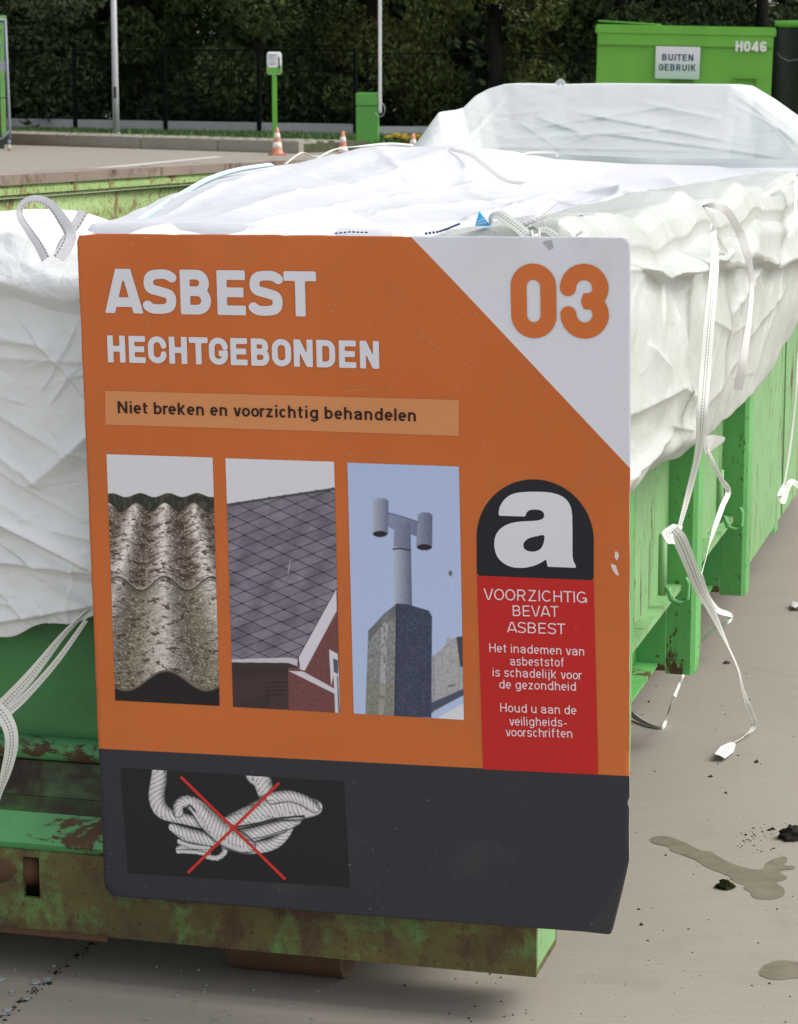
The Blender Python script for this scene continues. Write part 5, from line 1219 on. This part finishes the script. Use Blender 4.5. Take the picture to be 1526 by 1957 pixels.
# knot of straps by the top edge of the sign
kp = lambda l, dz=0: [L(px, py, 'y', yv) for px, py, yv in l]
ribbon('strap', kp([(936, 428, .06), (942, 413, .055), (955, 411, .04), (975, 424, .02), (993, 437, .01), (1012, 454, .0)]), .020, M_strap, bagB, nrm=(0, -.8, .6), twist=[.9, .3, 0, 0, 0, 0])
ribbon('strap', kp([(984, 429, .05), (1005, 423, .05), (1030, 411, .06), (1062, 386, .10)]), .017, M_strap1, bagB, nrm=(.1, -.7, .7))
ribbon('strap', kp([(1000, 446, .02), (1015, 434, .03), (1030, 441, .02), (1030, 452, .01), (1019, 452, .0), (1018, 443, .01)]), .012, M_strap, bagB, nrm=(1, 0, .2))
ribbon('strap', kp([(1030, 441, .03), (1045, 440, .03), (1064, 452, .02)]), .012, M_strap, bagB, nrm=(0, -.8, .5))
q = kp([(908, 432, .045), (916, 404, .06), (937, 432, .045)]); q2 = [p_ + np.array([0, .006, -.0]) for p_ in q]
MB().add(list(q) + q2, [(0, 1, 2), (5, 4, 3), (0, 3, 4, 1), (1, 4, 5, 2), (2, 5, 3, 0)]).build('blue_corner_tape', M_blue, bagB)
for a_, b_ in (((913, 424), (925, 419)), ((912, 429), (930, 425))): MB().tube(kp([(a_[0], a_[1], .042), (b_[0], b_[1], .042)]), .0014, 5).build('stitching', M_bluehem, bagB)

# --- bag C: wrapped pile at the far end
bagC = bagobj('wrapped_pile', 'box-shaped pile wrapped in pale translucent film at the far end of the container', None); bagC['category'] = 'wrapped pile'
# stack of boards under the film
bx = [L(975, 170, 'y', 5.32), L(1395, 170, 'y', 5.32)]
MB().box(bx[0][0] + .01, bx[1][0] - .01, 5.40, 6.1, 1.30, bx[0][2] - .02).build('stack', M_wrapin, bagC, bevel=.02)
sil = [(770, 300), (785, 286), (805, 262), (822, 238), (838, 216), (868, 212), (885, 207), (908, 184), (930, 172), (960, 163), (985, 161), (1070, 163), (1150, 161), (1260, 162), (1395, 163), (1440, 190), (1490, 226), (1540, 262), (1600, 300), (1660, 322)]
top = []; bot = []
for (px, py) in sil:
    yv = 5.32 - .0 + (.0 if 960 <= px <= 1395 else 0) - (.5 * sstep(1395, 1640, px)) - .55 * sstep(960, 770, px) if False else 5.32 - .45 * float(sstep(1395, 1660, px)) - .45 * float(1 - sstep(770, 960, px))
    top.append(L(px, py, 'y', yv)); bot.append(L(px + (0 if 960 <= px <= 1395 else (0)), max(py + 6, 306 + .012 * (px - 900)), 'y', yv - .22 - .12 * float(sstep(770, 960, px) * (1 - sstep(1395, 1660, px)))))
NC, MC = 260, 60; T_ = curve_at(top, np.linspace(0, 1, NC)); B_ = curve_at(bot, np.linspace(0, 1, NC)); B_[:, 2] = np.minimum(B_[:, 2], T_[:, 2] - .01)
v_ = np.linspace(0, 1, MC)[None, :, None]; PT = T_[:, None] * (1 - v_) + B_[:, None] * v_
sag = np.sin(v_[..., 0] * pi); gx, gz = PT[..., 0], PT[..., 2]
cr = creases(gx * 1.0, gz, [(-1.1, 1.60, -.5, 1.70, .010, .02, 1), (-1.2, 1.56, -.55, 1.60, .012, .015, -1), (-.95, 1.66, -.35, 1.56, .014, .02, 1), (-.8, 1.58, -.1, 1.50, .016, .015, 1), (-1.35, 1.55, -1.25, 1.72, .012, .02, 1), (-.36, 1.74, -.05, 1.54, .02, .03, 1), (-1.4, 1.53, -.3, 1.52, .010, .01, 1), (-.7, 1.70, -.38, 1.64, .010, .012, -1), (-1.1, 1.64, -.9, 1.58, .01, .02, 1), (-.36, 1.70, .08, 1.50, .012, .02, -1)] + random_creases(50, -1.5, .3, 1.5, 1.75, .006, .008, .25, .35, 45, (.1, .5)))
PT[..., 1] -= (cr * .75 + (fbm(gx * 5, gz * 14, 51, 3) - .5) * .015) * (.3 + .7 * sag)
back = [T_ + np.array([0, dy, dz]) for dy, dz in ((.9, -.35), (.7, -.01), (.35, .0), (.04, .0))]
bk = np.stack(back, 1); bk[:, 3, 2] += .004; PT = np.concatenate([bk, PT], 1)
grid('film', PT, M_wrap, bagC, True, None, .001)
# loose knot of film ends on top, ruffle along the bottom
for (px, py, yv, w_) in ((1072, 160, 5.3, .02),): ribbon('film_end', [L(px - 8, py + 2, 'y', yv), L(px, py - 5, 'y', yv), L(px + 7, py + 2, 'y', yv)], w_, M_wrap, bagC)
ribbon('film_edge', [L(px, py, 'y', yv) for px, py, yv in ((985, 299, 4.75), (1070, 303, 4.7), (1160, 308, 4.65), (1260, 311, 4.6), (1380, 312, 4.55), (1480, 313, 4.5), (1600, 310, 4.5))], .035, M_wrap, bagC, nrm=(0, -.9, .3), twist=[0, .3, -.2, .4, 0, .3, 0])

# ------------------------------------------------------------------ loop strap on bag A
kx = lambda l: [L(px, py, 'y', yv) for px, py, yv in l]
ribbon('loop_strap', kx([(88, 495, -.045), (72, 465, -.03), (52, 436, 0), (38, 410, .02), (45, 388, .03), (70, 380, .03), (98, 392, .02), (120, 420, .0), (134, 446, -.02), (128, 470, -.035), (112, 494, -.05)]),
       [.019, .018, .015, .013, .014, .015, .018, .023, .027, .028, .024], M_strap1, bagA, nrm=(0, -1, .15), twist=[0, 0, -.2, -.3, .3, .3, .1, 0, 0, 0, 0], sub=8)
ribbon('loop_strap', kx([(110, 492, -.03), (116, 470, -.02), (134, 446, -.01), (148, 425, .0), (160, 404, .01)]), [.010, .014, .018, .021, .021], M_strap1, bagA, nrm=(0, -1, .15), sub=8)
# straps hanging at the lower left
ribbon('strap', kx([(170, 1165, -.03), (120, 1215, -.05), (60, 1290, -.07), (5, 1350, -.08), (-30, 1385, -.08)]), [.010, .014, .022, .028, .028], M_strap, bagA, nrm=(.3, -1, .3), twist=[1.2, .8, .3, .1, 0])
ribbon('strap', kx([(165, 1185, -.04), (110, 1262, -.06), (50, 1330, -.075), (15, 1362, -.08), (-20, 1400, -.08)]), [.008, .012, .014, .018, .02], M_strap, bagA, nrm=(-.4, -1, .3), twist=[.9, 1.0, .7, .2, 0])
ribbon('strap', kx([(-20, 1340, -.085), (5, 1365, -.088), (20, 1395, -.088), (22, 1430, -.085), (12, 1475, -.08), (0, 1512, -.075), (-8, 1540, -.07)]), [.026, .030, .028, .026, .022, .016, .012], M_strap, bagA, nrm=(.2, -1, 0), twist=[0, .2, .4, .3, .5, .8, 1])

# ------------------------------------------------------------------ straps of bag D
kX = lambda l: [L(px, py, 'x', xv) if xv < 5 else None for px, py, xv in l]
def mixpts(l):
    out = []
    for px, py, ax, v in l: out.append(L(px, py, ax, v))
    return out
ND_ = (1, -1.5, 0)
ribbon('strap', mixpts([(1362, 430, 'x', .145), (1366, 500, 'x', .16), (1357, 600, 'x', .165), (1349, 700, 'x', .165), (1342, 790, 'x', .165), (1336, 860, 'x', .15), (1318, 935, 'x', .12), (1298, 1010, 'x', .10)]), [w_ * .84 for w_ in [.020, .030, .032, .034, .034, .030, .030, .024]], M_strap, bagD, nrm=ND_, twist=[.3, .1, 0, 0, .1, .2, .5, .7], sub=8)
ribbon('strap', mixpts([(1362, 432, 'x', .15), (1376, 462, 'x', .15), (1390, 482, 'x', .145)]), [w_ * .84 for w_ in [.012, .022, .024]], M_strap, bagD, nrm=ND_)
ribbon('strap', mixpts([(1338, 395, 'x', .03), (1362, 393, 'x', .07), (1388, 402, 'x', .10), (1412, 440, 'x', .12), (1430, 490, 'x', .145), (1437, 545, 'x', .15), (1431, 620, 'x', .155), (1420, 690, 'x', .15), (1411, 745, 'x', .14)]), [w_ * .84 for w_ in [.010, .016, .024, .028, .028, .026, .026, .027, .030]], M_strapplain, bagD, nrm=ND_, twist=[.8, .5, 0, 0, .2, .5, .3, 0, 0], sub=8)
ribbon('strap', mixpts([(1446, 385, 'x', .04), (1480, 362, 'x', .06), (1512, 347, 'x', .08), (1521, 370, 'x', .10), (1517, 420, 'x', .12), (1506, 455, 'x', .13)]), [w_ * .84 for w_ in [.018, .018, .018, .018, .018, .014]], M_strapplain, bagD, nrm=ND_, sub=8)
ribbon('strap', mixpts([(1430, 375, 'x', .02), (1446, 382, 'x', .05), (1458, 400, 'x', .07)]), .016, M_strap, bagD, nrm=(0, -.5, .8))
# loop and tails
ribbon('strap', mixpts([(1296, 1004, 'x', .10), (1286, 1014, 'x', .10), (1276, 1022, 'x', .10), (1284, 1040, 'x', .115)]), [w_ * .84 for w_ in [.028, .04, .03, .02]], M_strap, bagD, nrm=(.2, -.2, 1), sub=8)
ribbon('strap', mixpts([(1286, 1014, 'x', .11), (1300, 1032, 'x', .125), (1318, 1075, 'x', .14), (1338, 1125, 'x', .15), (1358, 1162, 'x', .15), (1378, 1205, 'x', .15), (1394, 1240, 'x', .15), (1411, 1280, 'x', .15), (1420, 1320, 'x', .15), (1433, 1356, 'x', .145), (1442, 1385, 'z', .03), (1425, 1405, 'z', .012), (1402, 1420, 'z', .01)]),
       [w_ * .84 for w_ in [.034, .040, .036, .032, .026, .018, .012, .012, .014, .024, .024, .008, .008]], M_strap, bagD, nrm=(.25, -1, .2), twist=[.1, 0, 0, 0, .2, .5, .9, .9, .5, 0, .3, 1.2, 1.2], sub=8)
ribbon('strap', mixpts([(1402, 1420, 'z', .012), (1390, 1432, 'z', .014), (1376, 1445, 'z', .016)]), [w_ * .84 for w_ in [.014, .045, .036]], M_strap, bagD, nrm=(.2, -.6, .8), sub=8)
ribbon('strap', mixpts([(1340, 1100, 'x', .145), (1352, 1140, 'x', .15), (1372, 1166, 'x', .155), (1396, 1176, 'x', .16), (1388, 1190, 'x', .15), (1366, 1200, 'x', .12), (1345, 1222, 'x', .09), (1336, 1236, 'x', .06)]), [w_ * .84 for w_ in [.012, .018, .022, .02, .014, .014, .014, .012]], M_strap, bagD, nrm=(.3, -1, .3), twist=[0, 0, .3, .6, .2, 0, 0, 0], sub=8)
ribbon('strap', mixpts([(1309, 1283, 'x', -.06), (1300, 1305, 'x', -.04), (1288, 1335, 'x', -.02), (1274, 1370, 'z', .03), (1266, 1390, 'z', .006), (1240, 1384, 'z', .008), (1214, 1370, 'z', .012), (1202, 1358, 'z', .02)]), [w_ * .84 for w_ in [.012, .012, .012, .012, .016, .018, .022, .014]], M_strap, bagD, nrm=(.3, -1, .3), twist=[.4, .4, .4, .4, .6, 1, .8, .3], sub=8)
ribbon('strap', mixpts([(1352, 858, 'x', .12), (1362, 880, 'x', .12), (1378, 915, 'x', .125), (1392, 938, 'x', .13), (1380, 970, 'x', .125), (1362, 1020, 'x', .12), (1348, 1070, 'x', .13), (1340, 1102, 'x', .14)]), [w_ * .84 for w_ in [.010, .012, .014, .018, .022, .020, .014, .018]], M_strap, bagD, nrm=(.4, -1, 0), twist=[.6, .3, 0, 0, .2, .3, .8, .3], sub=8)
ribbon('strap', mixpts([(1530, 640, 'x', .15), (1524, 720, 'x', .15), (1517, 800, 'x', .14), (1508, 870, 'x', .13), (1499, 925, 'x', .12)]), [w_ * .84 for w_ in [.014, .012, .012, .013, .012]], M_strap, bagD, nrm=ND_, twist=[.3, .5, .5, .4, .6])
ribbon('strap', mixpts([(1499, 925, 'x', .12), (1490, 948, 'x', .12), (1497, 958, 'x', .12), (1504, 935, 'x', .12), (1514, 921, 'x', .13), (1530, 934, 'x', .14), (1545, 960, 'x', .14)]), [w_ * .84 for w_ in [.014, .02, .02, .022, .022, .022, .02]], M_strap, bagD, nrm=(.4, -1, .2), twist=[.5, .2, .4, .5, .2, 0, 0], sub=8)
# fabric tag at the lower hem
ribbon('hem_tape', mixpts([(1345, 852, 'x', .10), (1362, 846, 'x', .115), (1385, 840, 'x', .11)]), [.045, .04, .01], M_liner, bagD, nrm=ND_)

# ================================================================== GROUND LITTER AND STAINS
def blob(name, cx_, cy_, sx, sy, sz, mat, seed, lab, cat='moss', group=None):
    r = np.random.default_rng(seed); n, m = 28, 14; V = np.zeros((n + 1, m, 3)); q = onplane(cx_, cy_)
    for i in range(n + 1):
        for j in range(m):
            th = 2 * pi * (i % n) / n; ph = j / (m - 1) * pi / 2; rr = 1 + .7 * (vnoise(cos(th) * 2.2 + seed * 3, sin(th) * 2.2 + j * .5, seed) - .5) + .35 * (vnoise(cos(th) * 6 + seed, sin(th) * 6 + j * 1.3, seed + 3) - .5)
            V[i, j] = (cos(th) * cos(ph) * sx * rr, sin(th) * cos(ph) * sy * rr, sin(ph) * sz * (.7 + .6 * vnoise(cos(th) * 3 + 9, j * .9, seed)) + .001)
    o = grid(name, V, mat, None, False); o.location = (q[0], q[1], 0); return tag(o, lab, cat, group)
def mossmat():
    t = NT('moss_soil'); n = t.noise(60, 5, .7); t.bump(t.noise(150, 4, .7), 1.0, .01)
    c = t.ramp(n, .4, .62, (.012, .009, .006, 1), (.045, .06, .012, 1)); return t.set(c, .95, 0, .1)
M_moss = mossmat(); M_soil = plain('dark_soil', (.016, .012, .009, 1), .95, .4, 80, bump=.5, bscale=120)
blob('moss_clump', 1386, 1697, .021, .016, .017, M_moss, 3, 'small dark green moss clump on the concrete next to the long wet stain')
blob('moss_clump', 1515, 1603, .036, .026, .028, M_soil, 8, 'larger black moss lump on the concrete at the right edge of the picture')
r = random.Random(4)
crumbs = MB()
def crumb(px, py, s_):
    q = onplane(px, py); n = 6; V = [(q[0] + cos(k) * s_ * r.uniform(.6, 1.3), q[1] + sin(k) * s_ * r.uniform(.6, 1.3), .0005) for k in np.linspace(0, 2 * pi, n, endpoint=False)] + [(q[0] + r.uniform(-.3, .3) * s_, q[1] + r.uniform(-.3, .3) * s_, s_ * r.uniform(.7, 1.3))]
    crumbs.add(V, [(k, (k + 1) % n, n) for k in range(n)])
for px, py, s_ in ((1478, 1585, .0085), (1470, 1587, .006), (1441, 1583, .0042), (1426, 1596, .005), (1442, 1595, .004), (1457, 1590, .0038), (1431, 1605, .0035), (1422, 1608, .004), (1419, 1617, .003), (1441, 1617, .003), (1446, 1457, .008), (1360, 1484, .007), (1356, 1485, .005), (1388, 1516, .006), (1272, 1635, .0035), (1456, 1628, .003), (1474, 1624, .0035), (1221, 1738, .0045), (1316, 1776, .0035), (1471, 1880, .0035), (1226, 1768, .005), (1410, 1444, .004), (1401, 1257, .004), (1240, 1342, .0045), (1228, 1366, .003), (1426, 1288, .003), (1386, 1366, .003), (1372, 1460, .003)): crumb(px, py, s_)
for _ in range(95):
    px, py = r.uniform(1190, 1560), r.uniform(1300, 1957); crumb(px, py, abs(r.gauss(0, .0013)) + .0006)
for _ in range(60): crumb(r.uniform(700, 1200), r.uniform(1860, 1990), abs(r.gauss(0, .0014)) + .0007)
for _ in range(55): crumb(r.gauss(1435, 22), r.gauss(1600, 18), abs(r.gauss(0, .0012)) + .0006)
o = crumbs.build('soil_crumbs', M_soil); tag(o, 'small dark crumbs of soil scattered over the concrete', 'crumbs', kind='stuff')
bl_ = blob('dead_leaf', 1390, 1268, .011, .009, .007, plain('brown_leaf', (.10, .065, .045, 1), .8, .3, 60), 12, 'small curled brown leaf on the concrete beside the dangling strap', 'leaf')
# pale chips at the lower left
chips = MB()
def chip(px, py, s_, a_=0):
    q = onplane(px, py); V = [(q[0] + cos(k + a_) * s_ * (1 if i % 2 else .6), q[1] + sin(k + a_) * s_ * 1.3 * (1 if i % 2 else .7), .001 + .003 * (i % 2)) for i, k in enumerate(np.linspace(0, 2 * pi, 6, endpoint=False))]
    chips.add(V, [tuple(range(6))])
for px, py, s_ in ((3, 1873, .012), (68, 1879, .013), (92, 1874, .013), (52, 1911, .008), (14, 1933, .010), (6, 1940, .008), (105, 1848, .005), (22, 1902, .004), (380, 1855, .005), (392, 1898, .005), (340, 1905, .004), (375, 1915, .004), (300, 1850, .004), (440, 1940, .004), (597, 1948, .004), (30, 1855, .004)): chip(px, py, s_, px)
for _ in range(60): chip(r.uniform(-40, 700), r.uniform(1850, 1975), abs(r.gauss(0, .0016)) + .0008, r.random() * 6)
tag(chips.build('pale_chips', plain('pale_chip', (.26, .29, .29, 1), .7, .2, 40)), 'tiny pale flakes scattered on the dark ground under the container', 'chips', kind='stuff')
# pebbly twig line
# wet stains
def stain(pts, lab, seed):
    P = [tuple(onplane(*p)[:2]) for p in pts]; P = smooth(P, 3); a_ = np.array(P)
    V, Fc = sdf_mesh(lambda X, Y: poly_d(X, Y, P) + .003 * (fbm(X * 60, Y * 60, seed) - .5) * 2, a_[:, 0].min() - .01, a_[:, 0].max() + .01, a_[:, 1].min() - .01, a_[:, 1].max() + .01, .006)
    t = NT('wet_concrete'); n = t.noise(20, 6, .6); t.bump(t.noise(85, 3, .7), .15, .002)
    m = t.set(t.ramp(n, .3, .7, (.125, .102, .068, 1), (.185, .158, .115, 1)), .62, 0, .35)
    o = mesh('wet_stain', [(v[0], v[1], .001) for v in V], Fc, m)
    if o.data.polygons[0].normal.z < 0: o.data.flip_normals()
    return tag(o, lab, 'stain', 'wet stains on the concrete')
Z4 = lambda q: (900 + q[0] / 2.4377, 1450 + q[1] / 2.4377)
stain([Z4(q) for q in ((838, 377), (860, 364), (905, 360), (950, 372), (1040, 412), (1075, 430), (1120, 433), (1150, 455), (1210, 485), (1290, 512), (1355, 516), (1385, 480), (1440, 460), (1472, 460), (1475, 480), (1462, 497), (1510, 500), (1505, 515), (1450, 522), (1445, 535), (1472, 550), (1470, 565), (1425, 578), (1460, 605), (1462, 635), (1430, 652), (1370, 657), (1315, 648), (1300, 622), (1272, 605), (1280, 590), (1230, 575), (1195, 545), (1100, 508), (1060, 480), (990, 450), (930, 430), (925, 415), (890, 405), (850, 395))], 'long forked wet stain on the concrete right of the sign', 4)
stain([(1450, 1862), (1458, 1848), (1478, 1838), (1505, 1836), (1535, 1842), (1560, 1850), (1560, 1870), (1525, 1870), (1490, 1873), (1468, 1871)], 'rounded wet stain on the concrete at the lower right edge', 5)
# white scrap at the right edge
sc_ = grid('plastic_scrap', np.array([[np.array(onplane(1512 + 22 * i / 5, 1158 + 10 * j / 4)) + np.array([0, 0, .006 + .012 * abs(sin(i * 1.3 + j))]) for j in range(5)] for i in range(6)]), M_strapplain, None, True, None, .001)
tag(sc_, 'small white plastic scrap on the ground at the right edge', 'scrap')
# crack with dirt across the concrete at lower left
ck = MB(); pts = [onplane(px, py) for px, py in ((-60, 1985), (-20, 1962), (10, 1942), (45, 1912), (85, 1880), (130, 1842), (180, 1800))]
for a_, b_ in zip(pts[:-1], pts[1:]):
    for k in range(22):
        t_ = r.random(); p_ = a_ * (1 - t_) + b_ * t_; s_ = abs(r.gauss(0, .0022)) + .0008; x_, y_ = p_[0] + r.gauss(0, .007), p_[1] + r.gauss(0, .01)
        ck.add([(x_ - s_, y_, .0008), (x_, y_ + s_ * 1.6, .0008), (x_ + s_, y_, .0008), (x_, y_ - s_ * 1.4, .0008), (x_, y_, s_ * .6)], [(0, 1, 4), (1, 2, 4), (2, 3, 4), (3, 0, 4)])
tag(ck.build('dirt_trail', M_soil), 'line of dark dirt along a crack in the ground at lower left', 'dirt', kind='stuff')
